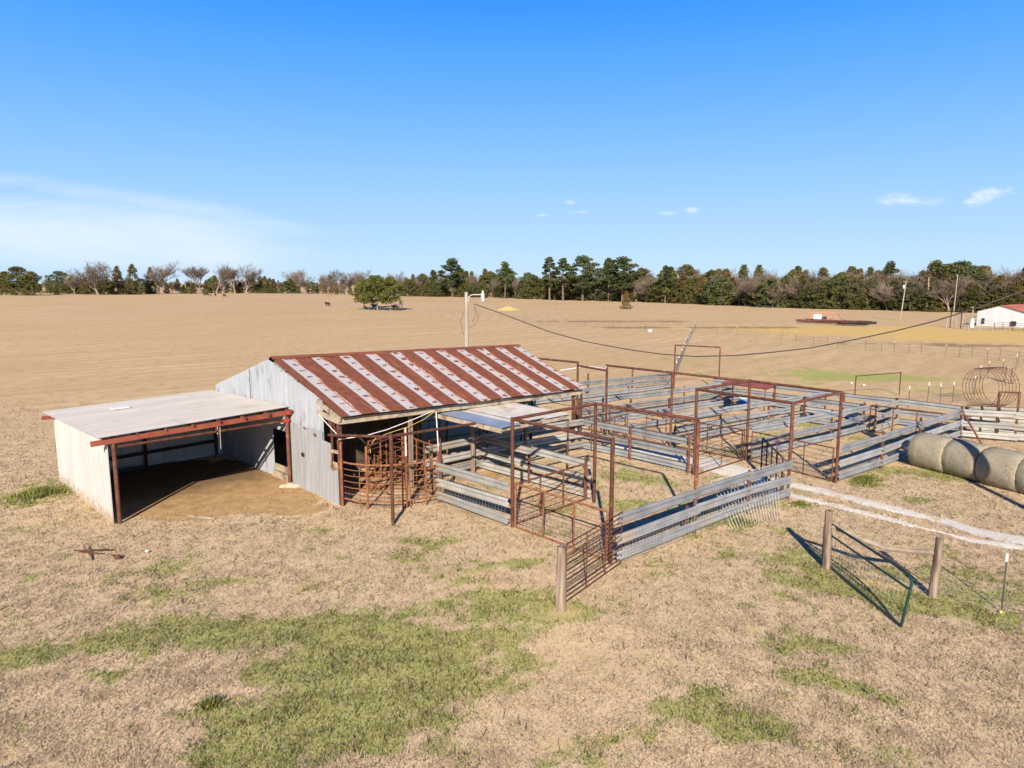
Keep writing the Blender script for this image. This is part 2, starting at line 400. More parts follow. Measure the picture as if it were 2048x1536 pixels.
# green grass: (pixel centre, half width m, half depth m, rotation, strength)
GREEN = [
 (60,1320,1.6,.5,.1,1.0),(40,1255,1.2,.35,.2,.7),(190,1285,1.6,.5,.25,.9),(300,1205,1.2,.7,.5,.8),(330,1130,1.3,.5,.5,.8),(440,1165,.9,.3,.2,.8),
 (330,1250,1.8,.6,.3,1.0),(430,1270,1.8,.7,.2,1.1),(560,1260,1.6,.7,.2,1.1),(600,1180,1.0,.5,.3,.8),(690,1260,1.6,.7,0,1.0),(640,1330,1.6,.7,.2,1.1),
 (760,1290,1.6,.9,0,1.2),(880,1290,1.6,.9,0,1.2),(700,1390,1.7,.8,.3,1.2),(850,1370,1.4,.7,.2,1.1),(560,1440,1.6,.7,.4,1.1),(600,1500,1.7,.7,.3,1.3),(480,1495,1.0,.4,.4,1.0),
 (760,1450,1.2,.6,.2,.9),(1000,1250,1.4,.8,0,.9),(1060,1330,1.0,.6,0,.9),(960,1200,1.3,.6,.2,.8),(1010,1370,.7,.4,0,.7),(420,1410,.5,.25,.3,1.0),(350,1440,.6,.3,.2,.7),
 (760,1120,1.6,.4,.2,.6),(660,1060,1.2,.4,.2,.9),(890,1160,1.6,.5,.1,.7),(1080,1120,1.4,.6,.2,.8),(900,1080,1.3,.4,.2,.6),(1000,1130,1.2,.5,.1,.7),(700,1110,1.0,.3,.2,.6),
 (1080,1210,1.2,.6,0,.7),(1180,1230,1.0,.4,.2,.5),(1250,1480,1.0,.5,.4,.6),(1130,1500,.7,.4,0,.5),(1420,1410,.9,.5,-.3,.8),(1530,1470,1.4,.5,-.4,1.1),(1580,1290,1.2,.4,-.2,.8),(1780,1400,1.0,.28,-.55,1.2),
 (1690,1300,.7,.25,-.3,1.0),(1640,1360,1.0,.4,0,.6),(1520,1390,.9,.35,0,.7),(1400,1290,.7,.35,0,.6),(1560,1120,1.6,.5,0,1.0),(1590,1060,1.0,.35,-.2,.6),(1470,1050,1.2,.3,-.1,.9),(1720,1180,1.4,.7,-.4,1.2),
 (1850,1215,1.6,.5,-.2,1.2),(1960,1200,1.4,.6,-.3,1.0),(1770,1145,1.2,.5,-.4,.9),(1940,1235,1.6,.4,-.3,.9),(1600,1165,1.2,.5,-.2,.7),(1960,1150,1.4,.4,-.2,.6),(1900,1260,1.6,.4,-.2,.5),
 (1720,962,1.2,.8,-.2,1.3),(1800,940,2.0,.9,0,1.0),(1900,955,2.0,.7,-.3,.9),(1830,1000,2.5,.7,-.1,.5),(1950,1010,2.0,.7,-.1,.4),(1580,1008,1.0,.4,-.2,1.0),(1640,985,1.4,.4,-.2,.7),
 (1300,960,2.0,1.2,-.1,1.4),(1240,925,1.8,.8,-.1,1.0),(1290,1010,1.6,.6,0,1.2),(1120,1020,1.2,.5,0,1.1),(1100,1070,1.0,.3,0,1.1),(1460,905,2.0,.9,0,1.3),(1620,850,3,1,.1,1.2),(1740,880,2.2,1,.1,1.3),(1560,870,2,1,0,1.0),
 (60,1000,1.6,1.2,.3,1.1),(30,1050,1.4,.7,.2,.8),(90,965,1.5,1.2,.2,.9),(1700,752,6,2.4,0,1.9),(1760,757,5,1.5,0,1.2),(1610,740,6,2,0,.9),(1900,780,6,2,0,.7),(1380,730,2,8,0,.9),(1600,765,7,2,0,.6),(1500,720,9,3,0,.45),(620,1350,1.0,.5,0,.6),(200,1360,1.0,.4,0,.5),(870,1010,1.0,.5,0,.8),(1480,1440,1.0,.5,0,.4),(1860,1450,1.0,.4,-.4,.5),
 (1300,1330,.5,.3,0,.4),(1480,940,1.2,.6,0,.6),(1680,800,2.0,1.0,0,.3),(1960,850,2,.8,0,.3)]
DIRT = [(330,1000,2.2,1.5,0,1.5),(420,1010,2.4,1.5,0,1.6),(520,985,1.8,1.5,0,1.4),(300,950,2.5,2.5,0,1.2),(440,950,2.5,2.0,0,1.2),(590,1020,1.2,.5,-.3,.8),(640,1010,.9,.5,-.3,.6),
 (760,960,2.0,2.0,0,1.3),(850,960,2.0,1.2,0,1.0),(950,945,2.0,1.0,0,.9),(980,1030,1.5,.35,-.3,.8),(900,1015,1.4,.4,-.3,.7),(1280,860,3,1.6,0,.7),(1450,835,3.5,1.6,0,.7),(1400,930,1.2,1.0,0,.4),(1560,800,3.5,1.5,0,.5)]
YEL = [(1330,648,26,3.2,0,.7),(1500,655,30,5,0,1.0),(1640,655,20,4,0,1.2),(1760,662,22,4,0,1.5),(1880,668,22,5,0,1.6),(2010,673,18,6,0,1.6),(2100,680,18,6,0,1.5),(1560,683,8,2,0,.5),(1130,637,16,2,0,.35)]
CHURN = [(1120,637,22,3,0,.9),(1240,643,26,3.5,0,1.0),(1400,655,26,3.5,0,1.0),(1560,662,24,3,0,.9),(1750,690,14,1.6,0,.6),(1900,688,16,1.6,0,.9),(2020,692,12,1.6,0,.9),(1290,652,10,1.4,0,.6),(1340,700,8,4,0,.2)]
SCUFF = [(505,1008,.5,.3,0,.55),(1150,1320,1.3,2.4,.1,.5),(1110,1490,.35,.18,0,1.2),(1285,1310,.22,.14,0,1.3),(1405,1325,.12,.22,0,1.4),(970,1358,.18,.10,0,1.3),(965,1495,.2,.12,0,1.2),(1510,1262,.3,.12,-.2,1.3),(1130,1225,.5,.25,0,.8),(1760,1170,.7,.3,-.3,1.1),(60,1045,2.5,.8,.2,.5),(1900,1100,2,.6,-.2,.4),(1740,955,1.8,.7,0,.7),(1790,930,1.2,.6,0,.8),(180,1010,1.0,1.0,0,.6)]
def acc(L, u, v):
    r = np.zeros_like(u)
    for px, py, a, b, rot, w in L: r = r + w * blob(u, v, px, py, a, b, rot)
    return r
def masks(u, v):
    n = fbm(u * .9, v * .9, 5, 3)
    n2 = fbm(u * 2.6, v * 2.6, 4, 31)
    n3 = fbm(u * 7, v * 7, 3, 57); wide = sstep(fbm(u * .35, v * .35, 4, 91), .50, .72) * np.exp(-(np.hypot(u, v) / 34) ** 4)
    g = sstep(acc(GREEN, u, v) * .80 + wide * .42 + (n - .5) * 1.5 + (n2 - .5) * 1.5 + (n3 - .5) * .9, .22, 1.08)
    d = sstep(acc(DIRT, u, v) + (n - .5) * 1.3 + (n2 - .5) * .7, .3, .85)
    y = sstep(acc(YEL, u, v) + (fbm(u * .12, v * .12, 4, 9) - .5) * .9, .35, .9)
    c = sstep(acc(CHURN, u, v) + (fbm(u * .2, v * .2, 5, 12) - .5) * 1.3, .45, .95)
    s = sstep(acc(SCUFF, u, v) + (n2 - .5) * .5, .3, .8)
    return g, d, y, c, s
def gz(u, v): return (fbm(u * .55, v * .55, 3, 5) - .5) * .10 * np.exp(-np.hypot(u, v) / 60)

def make_ground():
    def axis(lo, hi, step, end0, end1):
        a = list(np.arange(lo, hi + 1e-6, step)); s = step
        while a[-1] < end1: s *= 1.07; a.append(a[-1] + s)
        b = []; s = step; x = lo
        while x > end0: s *= 1.07; x -= s; b.append(x)
        return np.array(b[::-1] + a)
    X = axis(-24, 30, .16, -3800, 3800); Y = axis(7, 40, .16, -300, 5200)
    gx, gy = np.meshgrid(X, Y); gx, gy = gx.ravel(), gy.ravel()
    u = gx * UX + gy * UY; v = gx * VX + gy * VY
    g, d, y, c, s = masks(u, v)
    z = gz(u, v)
    nx, ny = len(X), len(Y)
    me = bpy.data.meshes.new('ground')
    i = np.arange((nx - 1) * (ny - 1)); r, k = i // (nx - 1), i % (nx - 1); a = r * nx + k
    me.vertices.add(nx * ny); me.vertices.foreach_set('co', np.stack([u, v, z], 1).astype(np.float32).ravel())
    loops = np.stack([a, a + 1, a + 1 + nx, a + nx], 1).astype(np.int32).ravel()
    me.loops.add(len(loops)); me.loops.foreach_set('vertex_index', loops)
    me.polygons.add(len(i)); me.polygons.foreach_set('loop_start', np.arange(0, len(loops), 4, dtype=np.int32))
    me.update(calc_edges=True)
    for nm, arr in (('green', g), ('dirt', d), ('straw', y), ('churn', c), ('scuff', s)):
        at = me.attributes.new(nm, 'FLOAT', 'POINT'); at.data.foreach_set('value', arr.astype(np.float32))
    me.shade_smooth()
    mt, nt, bs = material('pasture', .95, 0, .1)
    po = geopos(nt)
    def at(n):
        q = nt.new('ShaderNodeAttribute'); q.attribute_name = n; return q.outputs['Fac']
    dist = nt.vm('LENGTH', po)
    farf = nt.ss(dist, 45, 130)
    f1 = nt.noise(po, 1.1, 5, .6); f2 = nt.noise(po, 7, 5, .7); f3 = nt.noise(po, 34, 3, .7)
    tan = nt.mix(nt.ss(f1, .3, .7), (.52, .380, .220), (.59, .442, .265))
    tan = nt.mix(nt.ss(f2, .38, .72), tan, (.60, .455, .295))
    tan = nt.mix(nt.m('MULTIPLY', nt.ss(f2, .40, .24), .5), tan, (.33, .22, .125))
    tan = nt.mix(nt.m('MULTIPLY', nt.ss(f3, .48, .34), .65), tan, (.22, .15, .08))
    # open field: combed by mowing rows, paler, slight drift of tone
    co = nt.new('ShaderNodeMapping'); nt.put(co.inputs[0], po); co.inputs['Rotation'].default_value = (0, 0, rad(38)); co.inputs['Scale'].default_value = (.035, .55, 1)
    row = nt.noise(co.outputs[0], 1, 5, .6, .6)
    fld = nt.mix(nt.ss(row, .3, .7), (.415, .283, .152), (.535, .378, .212))
    fld = nt.mix(nt.ss(nt.noise(po, .035, 5, .6), .35, .7), fld, (.475, .325, .172))
    fld = nt.mix(nt.m('MULTIPLY', nt.ss(nt.noise(po, .9, 5, .7), .52, .36), .55), fld, (.30, .20, .10))
    arc_ = nt.new('ShaderNodeTexWave', wave_type='RINGS', rings_direction='Z'); mp = nt.new('ShaderNodeMapping'); nt.put(mp.inputs[0], po); mp.inputs['Location'].default_value = (-40, -190, 0)
    nt.l.new(mp.outputs[0], arc_.inputs['Vector']); arc_.inputs['Scale'].default_value = .11; arc_.inputs['Distortion'].default_value = 5.0; arc_.inputs['Detail'].default_value = 3; arc_.inputs['Detail Scale'].default_value = .35
    fld = nt.mix(nt.m('MULTIPLY', nt.ss(arc_.outputs['Fac'], .15, .8), .22), fld, (.36, .235, .115))
    fld = nt.mix(nt.m('MULTIPLY', nt.ss(nt.noise(po, .018, 6, .65), .46, .66), .45), fld, (.39, .265, .135))
    fld = nt.mix(nt.m('MULTIPLY', nt.ss(nt.noise(nt.vm('ADD', po, (77, 31, 0)), .05, 6, .7), .55, .72), .35), fld, (.36, .31, .12))
    col = nt.mix(nt.ss(dist, 32, 60), tan, fld)
    gcol = nt.mix(nt.ss(f2, .3, .7), (.21, .245, .05), (.36, .37, .10))
    gcol = nt.mix(nt.m('MULTIPLY', nt.ss(f3, .5, .34), .7), gcol, (.14, .14, .04))
    gf = nt.ss(nt.m('ADD', at('green'), nt.m('MULTIPLY', nt.m('SUBTRACT', f2, .5), 1.3)), .15, .95)
    col = nt.mix(nt.m('MULTIPLY', gf, .78), col, gcol)
    dcol = nt.mix(nt.ss(nt.noise(po, 2.2, 5, .65), .3, .7), (.30, .185, .088), (.42, .275, .135))
    dcol = nt.mix(nt.ss(f3, .58, .7), dcol, (.40, .32, .2))
    col = nt.mix(nt.ss(nt.m('ADD', at('dirt'), nt.m('MULTIPLY', nt.m('SUBTRACT', f2, .5), .7)), .3, .75), col, dcol)
    col = nt.mix(nt.m('MULTIPLY', at('straw'), .85), col, (.52, .345, .11))
    ch = nt.ss(nt.m('ADD', at('churn'), nt.m('MULTIPLY', nt.m('SUBTRACT', nt.noise(po, .5, 5, .7), .5), 1.4)), .35, .8)
    col = nt.mix(nt.m('MULTIPLY', ch, .8), col, nt.mix(nt.ss(nt.noise(po, .8, 4), .4, .6), (.30, .18, .075), (.16, .10, .055)))
    col = nt.mix(nt.m('MULTIPLY', at('scuff'), .85), col, nt.mix(f2, (.40, .29, .14), (.54, .40, .20)))
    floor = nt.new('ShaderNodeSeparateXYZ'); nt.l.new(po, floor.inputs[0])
    shade_soil = nt.m('MULTIPLY', nt.ss(nt.m('ADD', floor.outputs[1], nt.m('MULTIPLY', nt.noise(po, .9, 5, .7), 4.0)), 27.6, 31.0), nt.ss(at('dirt'), .4, .8))  # darker soil, with shade painted into the colour towards the shed's back
    shade_soil = nt.m('MULTIPLY', shade_soil, nt.ss(floor.outputs[0], 13.4, 12.2))
    col = nt.mix(nt.m('MULTIPLY', shade_soil, .85), col, nt.mix(f2, (.07, .045, .03), (.15, .10, .06)))
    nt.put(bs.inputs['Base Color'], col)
    hgt = nt.m('ADD', nt.m('MULTIPLY', f2, 1.2), nt.m('MULTIPLY', f3, .5))
    nt.put(bs.inputs['Normal'], nt.bump(hgt, .35, .04))
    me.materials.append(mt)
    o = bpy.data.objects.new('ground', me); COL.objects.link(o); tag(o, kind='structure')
make_ground()

# ------------------------------------------------------------------ grass blades (nobody could count them)
def in_rect(u, v, r): return (u > r[0]) & (u < r[1]) & (v > r[2]) & (v < r[3])
TRK = [[(1150, 858, .3), (1265, 902, .4), (1330, 908, .5), (1400, 922, .85), (1470, 945, .85), (1530, 962, .55), (1590, 970, .36), (1670, 990, .33), (1743, 1007, .38), (1816, 1026, .36), (1890, 1042, .27), (1951, 1064, .32), (2012, 1078, .44), (2080, 1087, .5), (2160, 1104, .5)],
       [(1480, 968, .2), (1582, 990, .25), (1670, 1012, .22), (1743, 1029, .25), (1816, 1049, .16), (1853, 1058, .10), (1900, 1070, .05), (1940, 1081, .22), (2012, 1092, .25), (2060, 1098, .15)]]
def make_grass():
    rng = np.random.default_rng(5)
    N = 2300000
    # denser close by; spread over the meadow in front of and among the pens
    Y = 9.0 * np.exp(rng.random(N) * math.log(48 / 9.0)); XM = Y * .95 + 8; X = (rng.random(N) - .5) * 2 * XM
    u = X * UX + Y * UY; v = X * VX + Y * VY
    g, d, y, c, s = masks(u, v)
    clump = fbm(u * 3.2, v * 3.2, 3, 77)
    keep = rng.random(N) < np.clip((clump - .1) * 1.6, .35, 1) * (1 - .9 * d) * (1 - .8 * s) * np.clip((50 - Y) / 22, 0, 1) * np.clip((XM - np.abs(X)) / 6, 0, 1)
    keep &= ~in_rect(u, v, (6.0, 12.6, 25.6, 33)) & ~in_rect(u, v, (12.4, 25.4, 21.6, 33.4))
    for run in TRK:
        for (a, b, w0), (c_, d_, w1) in zip(run, run[1:]):
            p, q = G(a, b), G(c_, d_); dx, dy = q.x - p.x, q.y - p.y; L2 = dx * dx + dy * dy
            t = np.clip(((u - p.x) * dx + (v - p.y) * dy) / L2, 0, 1)
            keep &= np.hypot(u - p.x - t * dx, v - p.y - t * dy) > (w0 + (w1 - w0) * t) * rng.uniform(.75, 1.1, N)
    u, v, Y, g, clump = u[keep], v[keep], Y[keep], g[keep], clump[keep]
    n = len(u)
    isg = rng.random(n) < np.clip(g * .95 - .04, 0, .74)
    hgt = (.016 + .045 * rng.random(n) ** 2 + .015 * np.clip(clump - .5, 0, 1)) * np.where(isg, 1.25, 1.0) * (1 + Y / 90)
    w = (.004 + .0045 * rng.random(n)) * (1 + Y / 26)
    a = rng.random(n) * 2 * math.pi; la = rng.random(n) * 2 * math.pi; lean = (.6 + rng.random(n) * 1.9) * hgt * np.where(isg, .55, 1.0)
    lng = rng.random(n) < .10
    lean = np.where(lng, .09 + .12 * rng.random(n), lean); hgt = np.where(lng, .02 + .05 * rng.random(n), hgt); tall = rng.random(n) < .004; hgt = np.where(tall, .12 + .12 * rng.random(n), hgt)
    z0 = gz(u, v)
    dx, dy = np.cos(a) * w, np.sin(a) * w
    V0 = np.stack([u - dx, v - dy, z0 - .01], 1); V1 = np.stack([u + dx, v + dy, z0 - .01], 1)
    V2 = np.stack([u + np.cos(la) * lean, v + np.sin(la) * lean, z0 + hgt], 1)
    co = np.stack([V0, V1, V2], 1).reshape(-1, 3).astype(np.float32)
    t = rng.random((n, 1)); q = rng.random((n, 1))
    tanc = np.array([.51, .378, .24]) * (1 - t) + np.array([.76, .60, .41]) * t
    tanc = np.where(q < .11, np.array([.33, .235, .14]), tanc)
    grc = np.array([.12, .19, .03]) * (1 - t) + np.array([.40, .445, .10]) * t
    grc = np.where(q < .34, np.array([.50, .40, .19]), grc)
    cl = np.where(isg[:, None], grc, tanc)
    cl = np.concatenate([cl, np.ones((n, 1))], 1).astype(np.float32)
    me = bpy.data.meshes.new('grass'); me.vertices.add(3 * n); me.vertices.foreach_set('co', co.ravel())
    me.loops.add(3 * n); me.loops.foreach_set('vertex_index', np.arange(3 * n, dtype=np.int32))
    me.polygons.add(n); me.polygons.foreach_set('loop_start', np.arange(0, 3 * n, 3, dtype=np.int32))
    me.update(calc_edges=True)
    at = me.attributes.new('blade', 'FLOAT_COLOR', 'POINT'); at.data.foreach_set('color', np.repeat(cl, 3, 0).ravel())
    mt, nt, bs = material('grass_blades', .9, 0, .1)
    q = nt.new('ShaderNodeAttribute'); q.attribute_name = 'blade'
    nt.put(bs.inputs['Base Color'], q.outputs['Color'])
    upn = nt.new('ShaderNodeCombineXYZ'); upn.inputs[2].default_value = 1.0; nt.put(bs.inputs['Normal'], upn.outputs[0])
    tr = nt.new('ShaderNodeBsdfTranslucent'); nt.put(tr.inputs['Color'], q.outputs['Color'])
    mx = nt.new('ShaderNodeMixShader'); mx.inputs[0].default_value = .15
    nt.l.new(bs.outputs[0], mx.inputs[1]); nt.l.new(tr.outputs[0], mx.inputs[2])
    nt.l.new(mx.outputs[0], nt.n['Material Output'].inputs['Surface'])
    me.materials.append(mt)
    o = bpy.data.objects.new('grass', me); COL.objects.link(o); tag(o, 'short winter grass, tan with green patches', 'grass', kind='stuff')
make_grass()

# ------------------------------------------------------------------ white gravel wheel tracks
def make_track():
    mt, nt, bs = material('white_caliche', .95, 0, .1)
    po = geopos(nt)
    col = nt.mix(nt.ss(nt.noise(po, 3, 5, .7), .3, .7), (.50, .455, .38), (.60, .555, .48))
    col = nt.mix(nt.ss(nt.noise(po, 1.3, 5, .7), .56, .68), col, (.46, .34, .19))
    nt.put(bs.inputs['Base Color'], col); nt.put(bs.inputs['Normal'], nt.bump(nt.noise(po, 20, 4), .5, .03))
    rng = random.Random(3); mb = MB()
    def ribbon(pts):
        # pts: (px,py, half width m)
        W = [(G(a, b), w) for a, b, w in pts]; dense = []
        for k in range(len(W) - 1):
            L = (W[k + 1][0] - W[k][0]).length; m = max(2, int(L / .12))
            for j in range(m):
                t = j / m; dense.append((W[k][0].lerp(W[k + 1][0], t), W[k][1] * (1 - t) + W[k + 1][1] * t))
        dense.append(W[-1]); i0 = len(mb.v); N = len(dense)
        for k, (p, w) in enumerate(dense):
            d = (dense[min(k + 1, N - 1)][0] - dense[max(k - 1, 0)][0]).normalized(); nr = Vector((-d.y, d.x, 0))
            for e, sd_ in ((-1, 11), (-.5, 12), (0, 13), (.5, 14), (1, 15)):
                uu, vv = np.array([p.x]), np.array([p.y])
                ww = w * (1 + 1.5 * (float(fbm(uu * 1.6, vv * 1.6, 5, sd_)[0]) - .5)) if abs(e) == 1 else w
                q = p + nr * ww * e
                zz = float(gz(np.array([q.x]), np.array([q.y]))[0])
                mb.v.append((q.x, q.y, zz + (.022 if abs(e) < 1 else .004)))
        for k in range(N - 1):
            for j in range(4): a = i0 + k * 5 + j; mb.f.append((a, a + 1, a + 6, a + 5))
    for run in TRK: ribbon(run)
    o = mb.build('gravel_track', mt); tag(o, kind='structure')
    sb = MB()
    for run in TRK:
        for (a, b, w0), (c_, d_, w1) in zip(run, run[1:]):
            p, q = G(a, b), G(c_, d_); L = (q - p).length; dd = (q - p).normalized(); nr = Vector((-dd.y, dd.x, 0))
            for k in range(int(L * 55)):
                f = rng.random(); r_ = rng.uniform(.008, .024); c0_ = p.lerp(q, f) + nr * rng.gauss(0, .75) * (w0 + (w1 - w0) * f + .05); c0_.z = .02 + r_ * .3
                i = len(sb.v); a0_ = rng.random() * 6.28
                sb.v += [(c0_.x + r_ * math.cos(a0_ + j * 2.09) * 1.2, c0_.y + r_ * math.sin(a0_ + j * 2.09), c0_.z - r_) for j in range(3)] + [(c0_.x, c0_.y, c0_.z + r_)]
                sb.f += [(i, i + 1, i + 3), (i + 1, i + 2, i + 3), (i + 2, i, i + 3)]
    tag(sb.build('loose_gravel', mt, None, False), 'loose white gravel scattered along the wheel tracks', 'gravel', kind='stuff')
make_track()

# ------------------------------------------------------------------ guardrail pens
WB = [(0, -.156), (.036, -.150), (.070, -.112), (.068, -.056), (.003, -.014), (.003, .014), (.068, .056), (.070, .112), (.036, .150), (0, .156)]
RAILZ = (.26, .79, 1.36)
def mesh_wire(p, q, z0, z1, su=.155, sz=.16, r=.0042):
    mb = MB(); p, q = Vector(p), Vector(q); L = (q - p).length; n = int(L / su)
    for k in range(n + 1):
        a = p.lerp(q, k / n); mb.tube(a + Vector((0, 0, z0)), a + Vector((0, 0, z1)), r, 4, cap=False)
    m = int((z1 - z0) / sz)
    for k in range(m + 1):
        z = Vector((0, 0, z0 + (z1 - z0) * k / m)); mb.tube(p + z, q + z, r, 4, cap=False)
    return mb
def rail_fence(pts, label, posts=None, ptop=1.58, side=1, mesh=None, zs=RAILZ, mat='galv', seed=0, step=3.0, curve=None, pr=.058):
    """pts: plan points of the run; posts: plan points of its own posts"""
    rng = random.Random(seed); a = Vector((*pts[0], 0))
    t = thing('guardrail_fence', a, label, 'fence', 'guardrail fences of the cattle pens')
    for z in zs:
        mb = MB()
        for k in range(len(pts) - 1):
            p, q = Vector((*pts[k], 0)), Vector((*pts[k + 1], 0)); L = (q - p).length; n = max(1, round(L / 3.81))
            for j in range(n):
                e0 = p.lerp(q, j / n); e1 = p.lerp(q, (j + 1) / n); d = (e1 - e0).normalized()
                o = Vector((-d.y, d.x, 0)) * side * (.06 + .006 * (j % 2))
                dz0, dz1 = rng.uniform(-.045, .045), rng.uniform(-.045, .045)
                pr_ = WB if side > 0 else [(-x, y) for x, y in WB]
                mb.strip(pr_, e0 - d * .10 + o + Vector((0, 0, z + dz0)), e1 + d * .10 + o + Vector((0, 0, z + dz1)), th=.006 * side)
                # bolts
                for e in (e0, e1):
                    mb.box(e + o * 1.3 + d * (.12 if e is e0 else -.12) + Vector((0, 0, z)), (.035, .035, .035))
        mb.sharp = 25
        mb.build('rail', mat, t)
    for pu in (posts if posts is not None else []):
        h = ptop + rng.uniform(-.05, .08)
        if len(pu) == 3: h = pu[2]
        mb = MB().tube((pu[0], pu[1], -.2), (pu[0] + rng.uniform(-.02, .02), pu[1] + rng.uniform(-.02, .02), h), pr, 8)
        po = mb.build('post', 'rust', t)
    if mesh:
        for (p, q, z0, z1, mt) in mesh: mesh_wire((*p, 0), (*q, 0), z0, z1).build('wire_mesh', mt, t)
    return t
A_, B_, C_, D_, E_, F_, G_, H_, I_, J_ = (15.45, 15.98), (15.36, 11.84), (19.42, 15.77), (19.27, 11.50), (24.94, 11.02), (25.34, 15.21), (28.39, 10.62), (29.1, 14.86), (28.95, 22.8), (29.02, 18.83)
S_, T_, Q_, R_ = (25.36, 21.49), (25.42, 15.57), (19.49, 22.18), (16.5, 22.17)
X_, W_ = (39.43, 13.47), (41.6, 9.49)
LF = (15.36, 19.7)
rail_fence([(15.42, 16.15), LF], 'short three rail fence with wire mesh facing the camera, left of the front gate', [(*LF, 2.12)], side=1, mesh=[((15.28, 16.15), (15.22, 19.6), .02, 1.22, 'wire')], mat='galv_warm', seed=1)
rail_fence([R_, Q_, (22.4, 21.85), S_], 'three rail fence along the open front of the barn, partly in awning shade', [(16.6, 22.2, 1.5), (*Q_, 2.75), (22.4, 21.95), (*S_, 2.75)], side=-1, mat='galv_warm', seed=2)
rail_fence([(19.42, 22.0), (19.4, 16.1)], 'three rail fence across the pen between the barn corner and the swung gate', [(19.5, 19.2, 1.2), (19.46, 16.2, 1.62)], side=1, mat='galv_warm', seed=3)
rail_fence([S_, (25.5, 18.67), T_], 'three rail fence on the near side of the white alley', [(25.5, 18.67), (*T_, 1.68)], side=1, seed=4)
rail_fence([(15.45, 11.7), D_, (22.32, 11.32), (24.85, 11.03)], 'long bowed three rail fence at the front with wire mesh sagging off it', [(19.0, 11.62, .95), (22.32, 11.27), (24.75, 11.16, 1.0)], side=-1, mesh=[((15.6, 11.5), (24.8, 10.85), .12, .98, 'wire')], seed=5)
rail_fence([(28.5, 10.6), (32.02, 10.2), (36.33, 10.0), W_], 'three rail fence with mesh below, running behind the hay bales', [(32.02, 10.12, 1.66), (36.33, 9.92, 1.7), (*W_, 1.62)], side=-1, mesh=[((28.6, 10.7), (40, 9.8), .05, .7, 'wire')], seed=6)
rail_fence([W_, (42.42, 7.26), (43.2, 4.9), (44.0, 2.6)], 'bright three rail fence turning off behind the hay bales, at the right edge', [(43.2, 4.9), (44.0, 2.6)], side=-1, mat='galv_warm', seed=7)
rail_fence([(29.35, 25.0), (33.4, 24.5), (38, 23.75), (42.7, 22.95)], 'three rail fence dividing the second and third rear alley', [(29.35, 25.0), (33.4, 24.45), (37.9, 23.7), (42.6, 22.9)], side=-1, mesh=[((30, 24.8), (42, 23), .3, .75, 'wire')], seed=8)
rail_fence([(29.2, 18.8), (33.3, 18.35), (38, 17.6), (42.7, 16.9)], 'three rail fence between the canopy pen and the middle rear pen', [(32.9, 18.35), (37.0, 17.7), (42.6, 16.85)], side=-1, mesh=[((29.5, 18.7), (42.4, 16.9), .3, .75, 'wire')], seed=9)
rail_fence([(29.3, 14.8), (32.8, 14.35), (36.2, 13.85), X_], 'three rail fence across the pens, second from the front on the right', [(32.6, 14.35), (36, 13.85), (39.35, 13.5, 1.62)], side=-1, seed=10)
rail_fence([(30, 31.9), (34, 31.4), (37.24, 30.94), (41.4, 30.2), (45.6, 29.6)], 'rearmost three rail fence by the open pasture, left of the tall gateway', [(34, 31.4, 1.7), (37.24, 30.94, 1.75), (41.4, 30.25, 1.75)], side=-1, zs=(.22, .68, 1.12), seed=11)
rail_fence([(43.0, 24.6), (43.1, 20.3), (42.65, 15.8), (42.65, 12.95), (42.75, 9.4)], 'far three rail fence closing the rear ends of the pens', [(43.1, 20.3), (42.65, 15.8), (42.7, 12.9), (42.75, 9.5)], side=1, seed=12)
rail_fence([(39.6, 16.9), (39.55, 13.6)], 'short three rail fence between two rear pens, near the blue tub', [(39.6, 16.8)], side=1, seed=13)
rail_fence([(39.6, 13.0), (42.5, 12.85)], 'short three rail fence at the far corner of the loading alley', [(39.65, 13.0, 1.55)], side=-1, seed=14, mat='galv_warm')
rail_fence([(42.8, 9.35), (44.6, 6.0), (46, 3.4)], 'pale outer rail fence behind the narrow gate frame at the right edge', [(44.6, 6.0)], side=1, seed=15, mat='galv_warm')
rail_fence([(29.35, 22.6), (33.5, 21.9), (38, 21.2)], 'three rail fence beside the red canopy, far middle of the pens', [(33.5, 21.9), (37.9, 21.2)], side=-1, seed=16, zs=(.26, .79))

# ------------------------------------------------------------------ tall overhead pipe frames
def pipe_frame(posts, beams, label, r=.062, h=3.66, mat='rust', name='overhead_frame'):
    a = Vector((*posts[0][:2], 0)); t = thing(name, a, label, 'pipe frame', 'overhead pipe frames of the pens')
    for pu in posts:
        hh = pu[2] if len(pu) > 2 else h
        MB().tube((pu[0], pu[1], -.3), (pu[0], pu[1], hh + r * .5), r, 10).build('post', mat, t)
    for p, q, z in beams:
        z0, z1 = z if hasattr(z, '__len__') else (z, z)
        MB().tube((*p, z0), (*q, z1), r * .92, 8).build('beam', mat, t)
    return t
pipe_frame([A_, B_, C_, D_], [(A_, B_, 3.63), (A_, C_, (3.63, 3.68)), (C_, D_, (3.68, 3.72))], 'overhead pipe frame of four tall posts over the front pen')
pipe_frame([(*E_, 3.66), (25.34, 15.25, 3.66), (*G_, 3.73), (*H_, 3.7)], [(E_, (25.34, 15.25), 3.63), ((25.34, 15.25), H_, (3.63, 3.66)), (H_, G_, (3.66, 3.7)), (G_, E_, (3.7, 3.63))], 'overhead pipe frame over the gateway of the white track')
pipe_frame([(*I_, 3.72), (*J_, 3.68)], [(I_, J_, (3.69, 3.67)), (J_, H_, (3.67, 3.64))], 'overhead pipe beam on two posts along the middle alley')
pipe_frame([(29.0, 24.85, 3.7), (28.85, 28.2, 3.7)], [((29.0, 24.85), (28.85, 28.2), 3.68), ((29.0, 24.85), I_, (3.5, 3.42))], 'overhead pipe frame at the rear right corner of the barn')
